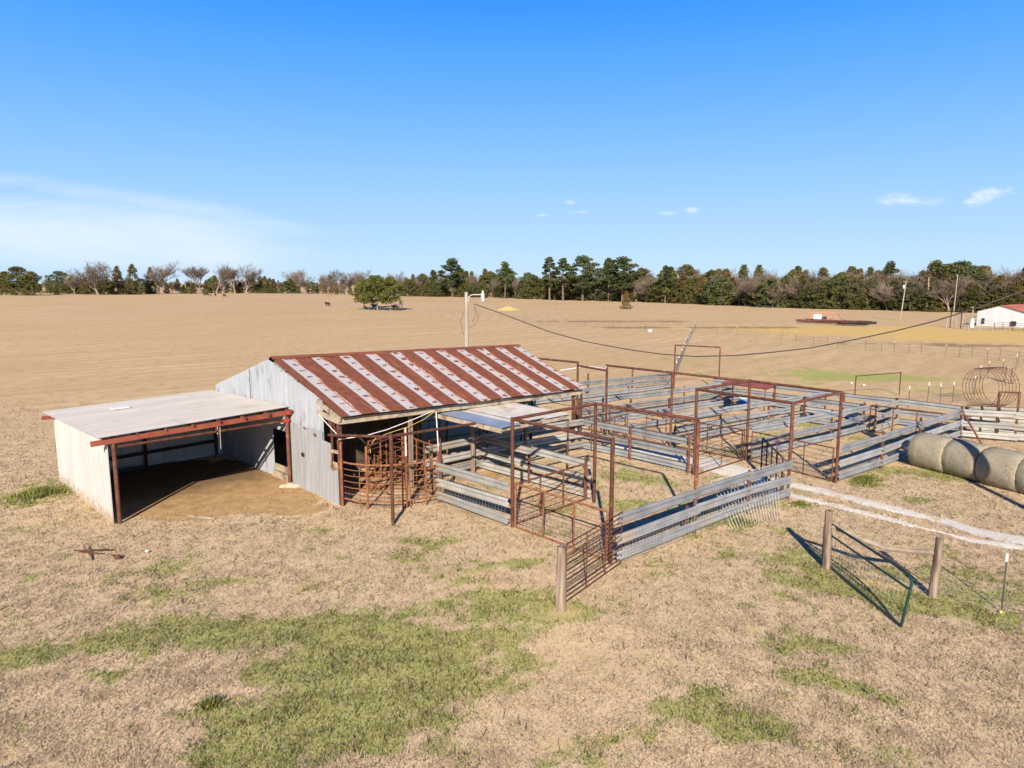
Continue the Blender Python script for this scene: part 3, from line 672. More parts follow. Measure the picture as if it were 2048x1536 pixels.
pipe_frame([(45.4, 29.3, 3.35), (46.7, 26.3, 3.3)], [((45.4, 29.3), (46.7, 26.3), (3.33, 3.28))], 'tall free standing gateway frame at the back of the pens', r=.05)
pipe_frame([(42.42, 7.26, 2.55), (42.15, 8.05, 2.5)], [((42.42, 7.26), (42.15, 8.05), (2.52, 2.5))], 'narrow pipe frame standing in the bright fence at the right edge', r=.055, mat='rust')
pipe_frame([(51.05, 18.2, 1.55), (54.5, 16.4, 1.65)], [((51.05, 18.2), (54.5, 16.4), (1.52, 1.62))], 'low dark pipe hoop standing in the grass behind the pens', r=.035, mat='rust_dark', name='pipe_hoop')
# single brace and leaning pipe
single('brace_pipe', MB().tube((40.95, 9.35, 1.55), G(1966, 890) + Vector((0, 0, -.05)), .05, 8), 'rust', 'rusty brace pipe slanting from the fence corner down to the grass', 'brace', base=P(40.95, 9.35))
single('yard_post', MB().tube((12.72, 18.88, -.3), (12.72, 18.88, 3.1), .06, 10).tube((12.72, 18.88, 3.02), (16.5, 19.0, 2.9), .05, 8).tube((12.72, 18.88, 3.0), (12.2, 22.0, 2.65), .05, 8).tube((12.72, 18.88, 2.98), (13.17, 21.0, 2.25), .045, 8), 'rust', 'lone rusty post before the barn carrying three pipes back to it', 'post', base=P(12.72, 18.88))

# ------------------------------------------------------------------ pipe gates
def gate(p, q, z0, z1, label, vert=2, bars=5, mat='rust', r=.028, mesh=None, name='pipe_gate', br=.009, mid=None):
    p, q = Vector((*p, 0)), Vector((*q, 0)); Z = lambda z: Vector((0, 0, z))
    t = thing(name, p, label, 'gate', 'rusty pipe gates of the pens')
    mb = MB()
    mb.path([p + Z(z0), p + Z(z1), q + Z(z1), q + Z(z0)], r, 8, closed=True) if False else None
    for a, b in ((p + Z(z0), p + Z(z1)), (p + Z(z1), q + Z(z1)), (q + Z(z1), q + Z(z0)), (q + Z(z0), p + Z(z0))): mb.tube(a, b, r, 8)
    if mid: mb.tube(p + Z(mid), q + Z(mid), r, 8)
    mb.build('frame', mat, t)
    for k in range(vert):
        a = p.lerp(q, (k + 1) / (vert + 1)); MB().tube(a + Z(z0), a + Z(z1), r * .85, 8).build('upright', mat, t)
    mb = MB()
    for k in range(bars):
        z = z0 + (z1 - z0) * (k + 1) / (bars + 1); mb.tube(p + Z(z), q + Z(z), br, 6)
    mb.build('bars', mat, t)
    if mesh: mesh_wire(p, q, mesh[0], mesh[1], .15, .15, .004).build('wire_mesh', 'wire', t)
    return t
gate((15.46, 15.85), (15.40, 12.0), .05, 1.5, 'closed rusty gate with mesh lower half, under the front beam', 2, 6, 'rust_orange', .035, (.06, .8))
gate((15.62, 16.0), (19.3, 16.12), .08, 1.42, 'rusty gate swung open across the front pen, behind the closed gate', 2, 6, 'rust', .035)
gate((25.36, 15.1), (29.0, 14.95), .06, 1.45, 'rusty gate crossing the alley below the tall middle frame', 1, 6, 'rust', .03, None)
gate((29.0, 22.6), (29.02, 19.1), .06, 1.42, 'rusty gate in the middle pens nearest the barn', 2, 6, 'rust', .03, (.06, .8))
gate((29.05, 18.6), (29.1, 15.1), .06, 1.4, 'rusty gate in the middle pens between two tall posts', 1, 6, 'rust', .03)
gate((29.05, 14.6), (28.45, 10.8), .06, 1.4, 'rusty gate closing the right side of the track gateway', 2, 6, 'rust', .03, (.06, .75))
gate((24.98, 11.3), (27.6, 13.4), .1, 1.52, 'dark gate standing ajar beside the track gateway', 3, 4, 'rust_dark', .035)
gate((39.45, 13.2), (39.5, 9.85), .1, 1.5, 'rusty gate leading into the loading alley at the far right', 2, 0, 'rust', .035)
gate((43.0, 30.0), (45.3, 29.45), .12, 1.1, 'small rusty gate in the rearmost fence below the tall gateway', 3, 3, 'rust', .022)
gate((25.45, 20.9), (28.8, 21.4), .06, 1.3, 'rusty gate across the white alley near the barn corner', 2, 6, 'rust', .028)
gate((29.0, 23.1), (29.0, 24.8), .06, 1.5, 'narrow rusty gate behind the barn corner', 1, 6, 'rust', .028)

# loose panel leaning between the wood post and the front corner
t = thing('gate_panel', P(12.95, 11.2), 'rusty many barred panel hung from the front wood post', 'gate panel')
a0, b0 = P(12.5, 11.0, .08), P(15.55, 11.6, .05)
mb = MB()
for k in range(12):
    z = 1.5 * k / 11; mb.tube(a0 + P(0, 0, z), b0 + P(0, 0, z), .014 if k not in (0, 11) else .02, 6)
mb.build('bars', 'rust', t)
for f in (.0, .34, .68, 1.0):
    c = a0.lerp(b0, f); MB().tube(c, c + P(0, 0, 1.5), .017, 6).build('upright', 'rust', t)

def wood_post(loc, h, r, label, group='round wood fence posts', lean=(0, 0), seed=0):
    rng = random.Random(seed); mb = MB(); n = 12; rings = 8
    i0 = 0
    for k in range(rings + 1):
        z = -.2 + (h + .2) * k / rings; rr = r * (1 - .12 * k / rings)
        for j in range(n):
            th = 2 * math.pi * j / n; q = rr * (1 + .08 * math.sin(3 * th + seed) + rng.uniform(-.04, .04))
            mb.v.append((loc[0] + lean[0] * z + q * math.cos(th), loc[1] + lean[1] * z + q * math.sin(th), z + (rng.uniform(-.02, .02) if k == rings else 0)))
    for k in range(rings):
        for j in range(n): mb.f.append((k * n + j, k * n + (j + 1) % n, (k + 1) * n + (j + 1) % n, (k + 1) * n + j))
    mb.f.append(tuple(rings * n + j for j in range(n)))
    return single('wood_post', mb, 'wood', label, 'wood post', group, base=P(loc[0], loc[1]))
wood_post((12.18, 10.86), 1.66, .135, 'thick weathered wood post in the foreground holding the barred panel', seed=1)
wood_post((19.48, 7.37), 1.69, .11, 'weathered wood post at the hinge of the green gate', lean=(-.01, .02), seed=2)
wood_post((19.66, 4.75), 1.58, .105, 'weathered wood post at the right end of the crooked log rail', lean=(.01, -.03), seed=3)

# wire panel leaning on the long front fence, right part
mb = MB(); a0, a1, b0, b1 = G(1466, 1060), G(1560, 1034), G(1422, 962, .98), G(1552, 928, .98)
for k in range(19):
    f = k / 18; mb.tube(a0.lerp(a1, f), b0.lerp(b1, f), .009, 4, cap=False)
for k in range(5):
    f = .55 + .45 * k / 4; mb.tube(a0.lerp(b0, f), a1.lerp(b1, f), .007, 4, cap=False)
single('leaning_mesh', mb, 'wire_pale', 'pale wire panel leaning on the long front fence', 'wire panel', base=a0)

# ------------------------------------------------------------------ green tube gate with wood rail and wire
t = thing('green_gate', G(1643, 1127), 'dark green tubular gate standing open, dropped to the grass at its right end', 'gate')
p0 = G(1645, 1125); p1 = G(1801, 1257); Zv = P(0, 0, 1)
def gp(s, z): 
    tilt = Vector(((p1 - p0).y, -(p1 - p0).x, 0)).normalized() * -.16 * z * s
    return p0.lerp(p1, s) + Zv * z + tilt
top = [gp(0, .05), gp(0, 1.12), gp(.015, 1.22), gp(.05, 1.27)] + [gp(s, 1.27) for s in (.3, .6, .9)] + [gp(.955, 1.26), gp(.985, 1.2), gp(1, 1.1), gp(1, .05)]
MB().path(top, .035, 8).path([gp(0, .06), gp(1, .06)], .033, 8).path([gp(0, .95), gp(1, .95)], .028, 8).build('frame', 'green_paint', t)
mb = MB()
for k in range(1, 26): mb.tube(gp(k / 26, .06), gp(k / 26, .95), .003, 4, cap=False)
for k in range(1, 7): mb.tube(gp(0, .06 + .89 * k / 7), gp(1, .06 + .89 * k / 7), .003, 4, cap=False)
mb.build('wire_mesh', 'green_paint', t)
w1, w2 = P(19.46, 7.3, 1.25), P(19.62, 4.8, 1.18)
pts = [w1, w1.lerp(w2, .3) + P(0, 0, -.12), w1.lerp(w2, .55) + P(0, 0, -.22), w1.lerp(w2, .8) + P(0, 0, -.12), w2]
single('log_rail', MB().path(pts, [.05, .07, .08, .075, .06], 8), simple('weathered_log', (.20, .15, .115), (.33, .265, .21), 3, .95, c=(.12, .085, .065), cs=.6), 'crooked log rail slung between the two right hand wood posts', 'log rail', base=P(19.46, 7.3, 1.2))
# low field fence from gate post to the white-capped posts, partly fallen
def tpost(t, p, h=1.45, white=.2, lean=(0, 0), name='post'):
    p = Vector((p[0], p[1], 0)); q = p + Vector((lean[0] * h, lean[1] * h, h))
    a = MB(); a.bar(p - Vector((0, 0, .1)), q, .036, .012); a.bar(p - Vector((0, 0, .1)), q, .012, .04); o = a.build(name, 'tpost', t)
    if white:
        MB().bar(q + (p - q) * (white / h), q + Vector((0, 0, .004)), .045, .045).build('cap', 'white_paint', o)
    return o
t = thing('wire_fence', P(19.6, 4.7), 'low drooping wire fence from the wood posts to a white capped steel post', 'wire fence')
tpost(t, (19.95, 3.32), 1.47, .19)
tpost(t, (20.6, -.4), 1.45, .19)
path = [P(19.5, 7.2), P(19.66, 4.7), P(19.95, 3.32), P(20.6, -.4)]
mb = MB(); rng = random.Random(4)
for z in (.06, .2, .34, .48, .62):
    pl = []
    for k in range(len(path) - 1):
        for j in range(8):
            pl.append(path[k].lerp(path[k + 1], j / 8) + P(0, 0, z * (1 - .15 * math.sin(math.pi * j / 8)) + rng.uniform(-.01, .01)))
    mb.path(pl + [path[-1] + P(0, 0, z)], .004, 4, cap=False)
for k in range(len(path) - 1):
    n = int((path[k + 1] - path[k]).length / .2)
    for j in range(n): 
        b = path[k].lerp(path[k + 1], j / n); mb.tube(b + P(0, 0, .05), b + P(0, 0, .6 - .1 * math.sin(math.pi * j / n)), .003, 4, cap=False)
mb.build('wire_mesh', 'wire', t)
MB().tube(P(19.5, 6.6, 1.1), P(19.66, 4.75, .25), .014, 6).build('stay', 'rust', t)
single('survey_flag', MB().sphere(G(2001, 1226) + P(0, 0, .03), (.045, .035, .035), 8, 5), 'yellow', 'small yellow plastic marker at the foot of the white capped post', 'marker', base=G(2001, 1226))

# ------------------------------------------------------------------ barn
bt = thing('barn', P(12.5, 21.9), 'old pole barn with striped rusty tin roof and open front', 'barn')
FL, FR, RL, RR = P(12.42, 21.45, 3.33), P(25.45, 21.2, 3.03), P(12.75, 27.45, 4.95), P(26.85, 27.3, 4.6)
BLc, BRc = P(12.9, 33.5, 3.2), P(27.2, 33.4, 3.0)
def sag(u, t): return .015 * math.sin(u * 23) * (1 - t) + .02 * math.sin(u * 9 + t * 4)
mb = MB().sheet(FL, FR, RR, RL, .0763, .011, 6, rows=8, sag=sag)
mb.sheet(BRc, BLc, RL, RR, .0763, .011, 6, rows=4, s0=.5); mb.sharp = 60
roof = mb.build('roof', 'barnroof', bt)
cap_ = MB()
cap_.hexa([RL + P(0, -.22, -.045), RR + P(0, -.22, -.045), RR + P(0, 0, .04), RL + P(0, 0, .04), RL + P(0, -.22, -.02), RR + P(0, -.22, -.02), RR + P(0, .0, .055), RL + P(0, .0, .055)])
cap_.hexa([RL + P(0, 0, .04), RR + P(0, 0, .04), RR + P(0, .22, -.045), RL + P(0, .22, -.045), RL + P(0, 0, .055), RR + P(0, 0, .055), RR + P(0, .22, -.02), RL + P(0, .22, -.02)])
cap_.build('ridge_cap', simple('rusted_ridge', (.14, .042, .025), (.20, .065, .035), 3, .8), roof)
# gable wall (left end) : corrugated sheet with a doorway, peak following the roof
gm = MB(); gw = 12.62
def roofz(v): return 3.33 + (v - 21.45) / 6.0 * 1.62 - .06 if v < 27.45 else 4.95 - (v - 27.45) / 6.05 * 1.75 - .06
V0, V1 = 23.12, 33.2; n = int((V1 - V0) / .0763 * 6) ; rows = [0, .12, .5, 1.0, 1.35, 1.42, 1.48, 2.05]
def gz_(z, v): return z
i0 = 0; zz_all = rows + [99]
for k in range(n + 1):
    v = V0 + (V1 - V0) * k / n; x = gw + .011 * math.sin(2 * math.pi * (k % 6) / 6) + .03 * math.sin(v * 1.7) * .5
    for z in rows + [2.5, 3.0, None]:
        top_ = roofz(v); zz = top_ if z is None else min(z, top_ - .02)
        bulge = -.05 * math.exp(-((v - 24.3) / .6) ** 2) * max(0, 1 - zz / 1.6)
        gm.v.append((x + bulge, v, zz)); gm.uv[len(gm.v) - 1] = (v - V0, zz)
Wd = len(rows) + 3
for k in range(n):
    v = V0 + (V1 - V0) * (k + .5) / n
    for r in range(Wd - 1):
        zl, zh = (rows + [2.5, 3.0, 9])[r], (rows + [2.5, 3.0, 9])[r + 1]
        if 26.1 < v < 27.3 and zh <= 2.06 + .001: continue
        if 24.52 < v < 24.68 and zl >= 1.34 and zh <= 1.49: continue
        a = k * Wd + r; gm.f.append((a, a + Wd, a + Wd + 1, a + 1))
gm.sharp = 60
# the sheet below the shed roof line is greyer
gwall = gm.build('gable_wall', 'gable', bt)
lm = MB()
lm.sheet(P(12.56, 23.15, .0), P(12.56, 25.75, 0), P(12.57, 25.75, 2.55), P(12.57, 23.1, 2.55), .0763, .010, 6, rows=3, cut=lambda u, t: 1.40 < 23.15 * 0 + (1 - 0) * 0 + 0 or (.53 < u < .59 and .52 < t < .58) if False else False)
lm.sharp = 60; lm.build('lower_sheet', 'gable_low', bt)
pm = MB().sheet(P(12.55, 22.42, .95), P(12.55, 23.12, .75), P(12.55, 23.10, 2.24), P(12.55, 22.42, 2.2), .0763, .010, 6); pm.sharp = 60
pm.build('patch_sheet', 'gable_low', bt)
pm = MB().sheet(P(12.50, 21.93, .0), P(12.50, 23.1, .02), P(12.50, 23.1, 1.05), P(12.50, 21.95, 1.32), .0763, .010, 6); pm.sharp = 60
pm.build('patch_sheet', 'gable_low', bt)
MB().box((12.5, 24.6, 1.42), (.03, .17, .14)).build('hole_shade_block', 'black', bt)  # solid black block standing in for the dark inside a hole
MB().box((12.48, 24.35, 2.52), (.02, .10, .05)).box((12.48, 23.55, 2.38), (.02, .12, .1)).build('rust_hole', 'rust_orange', bt)
MB().box((12.50, 29.05, 3.62), (.012, .035, 1.45)).build('wall_seam', 'black', bt)
MB().box((12.60, 26.7, .12), (.10, 1.4, .28)).box((12.66, 26.7, .42), (.06, 1.3, .26)).build('door_sill', 'wood_pale', bt)
# posts, eave beams, trusses
for (u, v) in ((12.6, 21.95), (15.7, 21.95), (18.8, 21.85), (21.9, 21.8), (25.05, 21.7)):
    zt = 3.12 - (u - 12.6) * .025
    MB().bar(P(u, v, -.2), P(u, v, zt), .13, .13).build('post', 'rust' if u in (12.6, 25.05) else 'wood', bt)
for (u, v) in ((12.75, 33.1), (15.9, 33.1), (19, 33.1), (22.1, 33.1), (25.6, 33.1), (18.8, 27.5), (25.6, 27.5)):
    MB().bar(P(u, v, -.2), P(u, v, 3.0 if v > 30 else 4.5), .14, .14).build('post', 'wood', bt)
MB().bar(P(12.5, 21.72, 3.14), P(25.4, 21.5, 2.82), .06, .22).build('eave_beam', 'wood_pale', bt)
MB().bar(P(12.45, 21.7, 3.14), P(12.45, 23.2, 3.28), .06, .20).build('eave_beam', 'wood_pale', bt)
MB().bar(P(12.45, 21.6, 3.22), P(12.52, 23.3, 3.66), .06, .17).build('rake_board', 'wood_pale', bt)
MB().bar(P(12.7, 33.3, 3.02), P(27, 33.2, 2.8), .06, .2).build('eave_beam', 'wood', bt)
for k in range(5):
    u = 12.9 + k * 3.1; dz = -.025 * (u - 12.6)
    m2 = MB(); ft, rt, bk = P(u, 21.8, 3.12 + dz), P(u, 27.4, 4.72 + dz), P(u, 33.1, 3.05 + dz)
    m2.bar(ft, rt, .05, .12).bar(rt, bk, .05, .12).bar(ft, bk, .05, .12)
    for f in (.25, .5, .75):
        b = ft.lerp(bk, f); m2.bar(b, P(u, b.y, 3.1 + dz + 1.55 * (1 - abs(f - .5) * 2)), .04, .08)
    m2.build('truss', 'wood', bt)
m2 = MB()
for v in (22.4, 23.3, 24.3, 25.3, 26.3): m2.bar(P(12.6, v, roofz(v) - .06), P(25.8, v, roofz(v) - .33), .08, .04)
m2.build('purlins', 'wood', bt)
# closed back wall, and inner walls added to block light behind the doorway
bw = MB().sheet(P(22.5, 33.25, 0), P(12.7, 33.25, 0), P(12.7, 33.25, 3.0), P(22.5, 33.25, 2.9), .0763, .01, 4); bw.sharp = 60; bw.build('back_wall', 'gable_low', bt)
MB().hexa([P(12.75, 25.75, 0), P(19.0, 25.75, 0), P(19.0, 25.8, 0), P(12.75, 25.8, 0), P(12.75, 25.75, 4.2), P(19.0, 25.75, 4.1), P(19.0, 25.8, 4.1), P(12.75, 25.8, 4.2)]).hexa([P(19.0, 25.75, 0), P(19.05, 25.75, 0), P(19.05, 33.2, 0), P(19.0, 33.2, 0), P(19.0, 25.75, 4.1), P(19.05, 25.75, 4.1), P(19.05, 33.2, 2.9), P(19.0, 33.2, 2.9)]).build('light_block_wall', simple('light_block_boards', (.05, .035, .025), (.09, .065, .045), 4, .9), bt)
# corner bracing in rusty angle
MB().bar(P(12.55, 22.4, .3), P(12.55, 22.4, 3.3), .06, .06).bar(P(12.55, 22.35, 3.3), P(12.55, 21.95, 2.2), .03, .05).bar(P(12.55, 22.4, 1.5), P(12.55, 21.95, .5), .03, .05).bar(P(12.55, 22.75, 3.3), P(12.55, 22.4, 2.7), .03, .05).build('corner_brace', 'rust', bt)
MB().bar(P(12.52, 21.95, 1.98), P(12.52, 22.6, 1.93), .04, .12).box((12.56, 22.35, 1.4), (.04, .5, .3)).build('girt', 'wood_pale', bt)

# awning on the front
at_ = thing('awning', P(17, 23), 'low tin awning off the barn front, newer bluish sheet at its left', 'awning')
def AW(u, v): return P(u, v, 2.86 - (23.2 - v) * .015 + (u - 17) * -.004)
s1 = MB().sheet(AW(16.95, 18.1), AW(17.95, 18.1), AW(17.95, 21.9), AW(16.95, 21.9), .0763, .009, 6, sag=lambda u, t: .02 * math.sin(3 * u)); s1.sharp = 60; s1.build('blue_sheet', 'sky_tint_zinc', at_)
for k, (a, b, z, v0) in enumerate(((17.0, 18.7, -.03, 18.5), (18.35, 19.6, .012, 18.4), (19.45, 21.0, -.012, 18.3))):
    s1 = MB().sheet(AW(a, v0) + P(0, 0, z), AW(b, v0) + P(0, 0, z), AW(b, 23.15) + P(0, 0, z), AW(a, 23.15) + P(0, 0, z), .0763, .009, 6); s1.sharp = 60
    s1.build('grey_sheet', 'greysheet', at_)
m2 = MB()
m2.bar(P(16.9, 23.3, 2.76), P(16.9, 18.05, 2.70), .06, .16)
m2.bar(P(16.95, 18.25, 2.68), P(20.9, 18.25, 2.66), .06, .12)
for u in (18.2, 19.5, 20.9): m2.bar(P(u, 23.2, 2.72), P(u, 18.3, 2.68), .05, .1)
m2.build('timber_frame', 'wood_pale', at_)
for (u, v) in ((20.8, 18.3),): MB().tube(P(u, v, -.2), P(u, v, 2.66), .04, 8).build('post', 'rust', at_)

# white pipes and hose hung on the barn front
pl = [RU(637, 829, 12.4), P(12.45, 21.75, 2.62), P(12.42, 21.7, 2.5), P(13.4, 21.5, 2.52), P(14.3, 21.45, 2.62), P(15.5, 21.5, 2.82), P(16.6, 21.6, 3.02)]
single('water_pipe', MB().path(pl, .017, 6), 'pvc', 'thin white plastic pipe sagging along the front eave of the barn', 'pipe', base=P(12.45, 21.75, 2.6))
single('hose', MB().path([P(16.6, 21.55, 3.0), P(16.0, 21.5, 2.75), P(15.2, 21.45, 2.58), P(14.4, 21.4, 2.5), P(13.7, 21.3, 2.42), P(13.3, 21.1, 2.2), P(13.28, 21.0, 2.0)], .012, 6), 'hose', 'thin yellow hose drooping below the white pipe', 'hose', base=P(15, 21.4, 2.5))
single('downpipe', MB().tube(P(16.7, 21.6, 2.95), P(16.8, 21.6, 1.2), .025, 6), 'pvc', 'upright white plastic pipe hanging from the awning corner', 'pipe', base=P(16.75, 21.6, 1.2))
mb = MB().path([G(1120, 741, 3.3), G(1158, 735, 3.35), G(1182, 733, 3.5), G(1212, 738, 3.5), P(28.9, 22.78, 3.65)], .035, 6)
single('sagging_pipe', mb, 'pvc', 'pale bent plastic pipe draped over the rear overhead frame', 'pipe', base=P(28.9, 23.5, 3.5))

# ------------------------------------------------------------------ curved crowding pen and working chute in front of the barn
ct = thing('curved_fence', P(12.6, 21.9), 'rust orange curved pipe fence of the crowding pen', 'fence')
arc = [P(12.62, 21.88), P(12.72, 21.4), P(13.0, 20.85), P(13.4, 20.4), P(13.95, 20.05), P(14.5, 19.85), P(15.3, 19.72)]
Zz = lambda z: P(0, 0, z)
MB().path([p + Zz(1.62) for p in arc], .035, 8).path([p + Zz(.28) for p in arc], .035, 8).build('rails', 'rust_orange', ct)
m2 = MB()
for z in (.5, .72, .94, 1.16, 1.38): m2.path([p + Zz(z) for p in arc], .013, 6)
m2.build('bars', 'rust_orange', ct)
for p, h, r in ((arc[0], 2.35, .05), (P(12.52, 21.75), 2.35, .045), (arc[2], 2.3, .045), (arc[4], 1.65, .03), (arc[6], 1.9, .045), (P(14.09, 20.0), 1.9, .04), (P(12.85, 21.1), 1.55, .016), (P(14.2, 19.95), 1.62, .016), (P(14.8, 19.8), 1.62, .03)):
    MB().tube(p + Zz(-.2), p + Zz(h), r, 8).build('post', 'rust_orange', ct)
def wm(a, b, z0, z1):
    return mesh_wire(a, b, z0, z1, .14, .15, .004)
m2 = MB()
for k in range(6):
    w_ = wm(arc[k], arc[k + 1], .0, .75); o_ = len(m2.v); m2.v += w_.v; m2.f += [tuple(i + o_ for i in f) for f in w_.f]
m2.build('wire_mesh', 'rust', ct)
GO = 'rusty pipe gates of the pens'
gate((15.6, 24.4), (15.7, 23.2), .05, 2.1, 'rust orange sorting gate under the barn roof, inner left', 2, 5, 'rust_orange', .035)
gate((14.2, 22.6), (16.0, 22.9), .05, 2.0, 'rust orange sorting gate under the barn roof, crosswise one', 2, 5, 'rust_orange', .035)
gate((16.0, 22.95), (15.7, 20.6), .05, 1.95, 'rust orange sorting gate slanting out from the barn toward the curved fence', 3, 6, 'rust_orange', .035)
gate((16.3, 23.9), (18.6, 23.8), .05, 2.1, 'rust orange sorting gate under the barn roof, behind the others', 3, 6, 'rust_orange', .03)
ch = thing('cattle_chute', P(16.0, 22.8), 'rusty cattle squeeze chute standing just inside the barn front', 'chute')
for (u, v) in ((15.9, 22.6), (16.5, 22.6), (15.9, 24.6), (16.5, 24.6)):
    MB().tube(P(u, v, 0), P(u, v, 2.3), .045, 8).build('post', 'rust_orange', ch)
m2 = MB()
for v in (22.6, 24.6): m2.tube(P(15.9, v, 2.28), P(16.5, v, 2.28), .04, 8).tube(P(15.9, v, .1), P(16.5, v, .1), .04, 8)
for u in (15.9, 16.5):
    for z in (.35, .7, 1.05, 1.4, 1.75, 2.28): m2.tube(P(u, 22.6, z), P(u, 24.6, z), .022, 6)
m2.build('side_bars', 'rust_orange', ch)
MB().tube(P(15.75, 22.35, .5), P(15.75, 22.35, 2.35), .035, 8).tube(P(16.05, 22.3, 1.2), P(16.05, 22.3, 2.3), .03, 8).build('head_bar', 'pvc', ch)
m2 = MB()
rng = random.Random(9)
for k in range(9):
    a = P(13.6 + rng.random() * 3.6, 22.6 + rng.random() * 2.6, .25 + rng.random() * .5); b = a + P(rng.uniform(-1.3, 1.3), rng.uniform(-1, 1), rng.uniform(-.25, .35))
    MB().bar(a, b, .06, .05).build('loose_bar', 'rust_orange', ch)
# long rails on inner posts behind
it = thing('inner_rail_fence', P(17.5, 24.5), 'shaded rusty rail fence inside the barn behind the awning', 'fence')
for z in (.5, .95, 1.4, 1.85): MB().tube(P(17.0, 24.9, z), P(24.6, 24.4, z), .035, 6).build('rail', 'rust', it)
for u in (17.2, 19.7, 22.2, 24.5): MB().tube(P(u, 24.7, -.1), P(u, 24.7, 2.2), .045, 6).build('post', 'rust', it)
# work table in the gable doorway
tt = thing('work_table', P(14.0, 26.6), 'rusty table with boards beside it, seen through the doorway in the gable', 'table')
MB().box((13.6, 26.55, .95), (.9, .8, .05)).build('tabletop', 'rust', tt)
for (u, v) in ((13.2, 26.2), (13.2, 26.9), (14.0, 26.2), (14.0, 26.9)): MB().tube(P(u, v, 0), P(u, v, .93), .025, 6).build('leg', 'rust', tt)

# ------------------------------------------------------------------ equipment shed (lean-to) at the left
st = thing('open_shed', P(9.2, 29), 'low open fronted metal shed with ivory walls, left of the barn', 'shed')
a, b, c, d = P(5.72, 25.15, 3.02), P(12.58, 25.75, 3.13), P(12.58, 33.6, 2.92), P(5.62, 33.0, 2.84)
# ribs run along the long direction
rm = MB().sheet(d, a, b, c, .24, .04, 8, rows=2, rib=True); rm.sharp = 20
shroof = rm.build('roof', 'shedroof', st)
MB().box((7.95, 31.0, 3.0), (.62, .34, .05), .1).build('roof_patch', 'white_paint', shroof)
wl = MB().sheet(P(5.95, 32.55, 0), P(6.05, 25.4, 0), P(6.05, 25.4, 2.98), P(5.95, 32.55, 2.83), .24, .035, 8, rib=True); wl.sharp = 20
wl.build('side_wall', 'shedwall', st)
wl = MB().sheet(P(12.4, 32.9, .02), P(6.0, 32.55, .02), P(6.0, 32.55, 2.8), P(12.4, 32.9, 2.9), .29, .025, 8, rib=True); wl.sharp = 20
wl.build('back_wall', sheet_mat('pale_inner_sheet', (.50, .49, .48), (.56, .55, .54), (.42, .39, .36), .64), st)
MB().bar(P(6.05, 32.4, .62), P(12.4, 32.75, .66), .06, .14).bar(P(6.05, 32.4, 2.2), P(12.4, 32.75, 2.2), .06, .12).build('girt', 'rust_dark', st)
for (u, v, h) in ((6.22, 25.38, 2.98), (12.42, 25.6, 3.05), (6.2, 32.4, 2.8), (12.3, 32.7, 2.85), (9.2, 32.55, 2.8)):
    MB().tube(P(u, v, -.2), P(u, v, h), .07, 10).build('post', 'rust', st)
MB().bar(P(5.55, 25.32, 2.83), P(12.45, 25.5, 2.96), .09, .17).build('front_beam', 'red_beam', st)
MB().tube(P(6.2, 25.42, 2.60), P(12.4, 25.6, 2.62), .045, 8).tube(P(9.6, 25.45, 2.6), P(9.6, 25.45, 2.85), .035, 8).build('lower_pipe', 'rust', st)
MB().bar(P(5.5, 32.4, 2.70), P(12.4, 32.75, 2.82), .08, .15).build('rear_beam', 'red_beam', st)
m2 = MB()
for k in range(8):
    u = 6.0 + k * .93; m2.bar(P(u, 25.3, 2.94 + k * .012), P(u, 32.8, 2.76 + k * .012), .05, .10)
m2.build('purlins', 'rust', st)
MB().box((12.42, 25.52, 2.95), (.20, .16, .14)).box((12.38, 25.6, 2.64), (.24, .14, .13)).build('beam_bracket', 'red_bright', st)
MB().sphere((12.38, 25.5, .0), (.26, .22, .14), 7, 5).sphere((12.5, 25.25, .0), (.2, .2, .13), 6, 5).sphere((12.15, 25.6, .0), (.2, .17, .12), 6, 4).build('footing', 'concrete', st)
m2 = MB().bar(P(12.57, 25.55, 2.5), P(12.57, 27.4, .2), .02, .05)
single('shed_pipe', MB().tube(P(6.8, 32.0, .12), P(9.0, 32.1, .14), .10, 8), simple('dull_green_plastic', (.02, .05, .05), (.03, .07, .065), 4, .5), 'dark green plastic pipe lying along the back wall of the open shed', 'pipe', base=P(7.8, 32, 0))
single('rope', MB().tube(P(9.75, 25.45, 3.0), P(9.75, 25.5, 1.95), .015, 5), 'wood_pale', 'short pale rope hanging from the shed front beam', 'rope', base=P(9.75, 25.45, 2))
pa, pb = G(377, 1031, .03), G(431, 1037, .03)
single('board', MB().bar(pa, pb, .09, .04), 'wood_pale', 'pale wooden board lying on the bare dirt before the shed', 'board', base=(pa + pb) / 2)
m2 = MB()
g1, g2, g3, g4 = G(148, 1101, .10), G(216, 1098, .14), G(168, 1090, .12), G(185, 1119, .03)
m2.bar(g1, g2, .022, .035).bar(g3, g4, .022, .035).bar(G(158, 1104, .05), G(205, 1107, .05), .03, .03).tube(g2, G(214, 1099), .02, 6)
single('angle_iron', m2, 'rust', 'crossed rusty iron bars lying on the grass left of the shed front', 'scrap iron', base=G(185, 1105))
m2 = MB().sphere(G(236, 1114, .05), (.10, .07, .08), 8, 5).bar(G(224, 1110, .04), G(240, 1117, .04), .05, .04)
single('iron_lump', m2, 'rust', 'small rusty lump of iron in the grass right of the crossed bars', 'scrap iron', base=G(236, 1114))
single('plastic_jug', MB().sphere(G(294, 1102, .06), (.06, .04, .04), 8, 5), 'white_paint', 'small white plastic scrap in the grass before the shed', 'scrap', base=G(294, 1102))

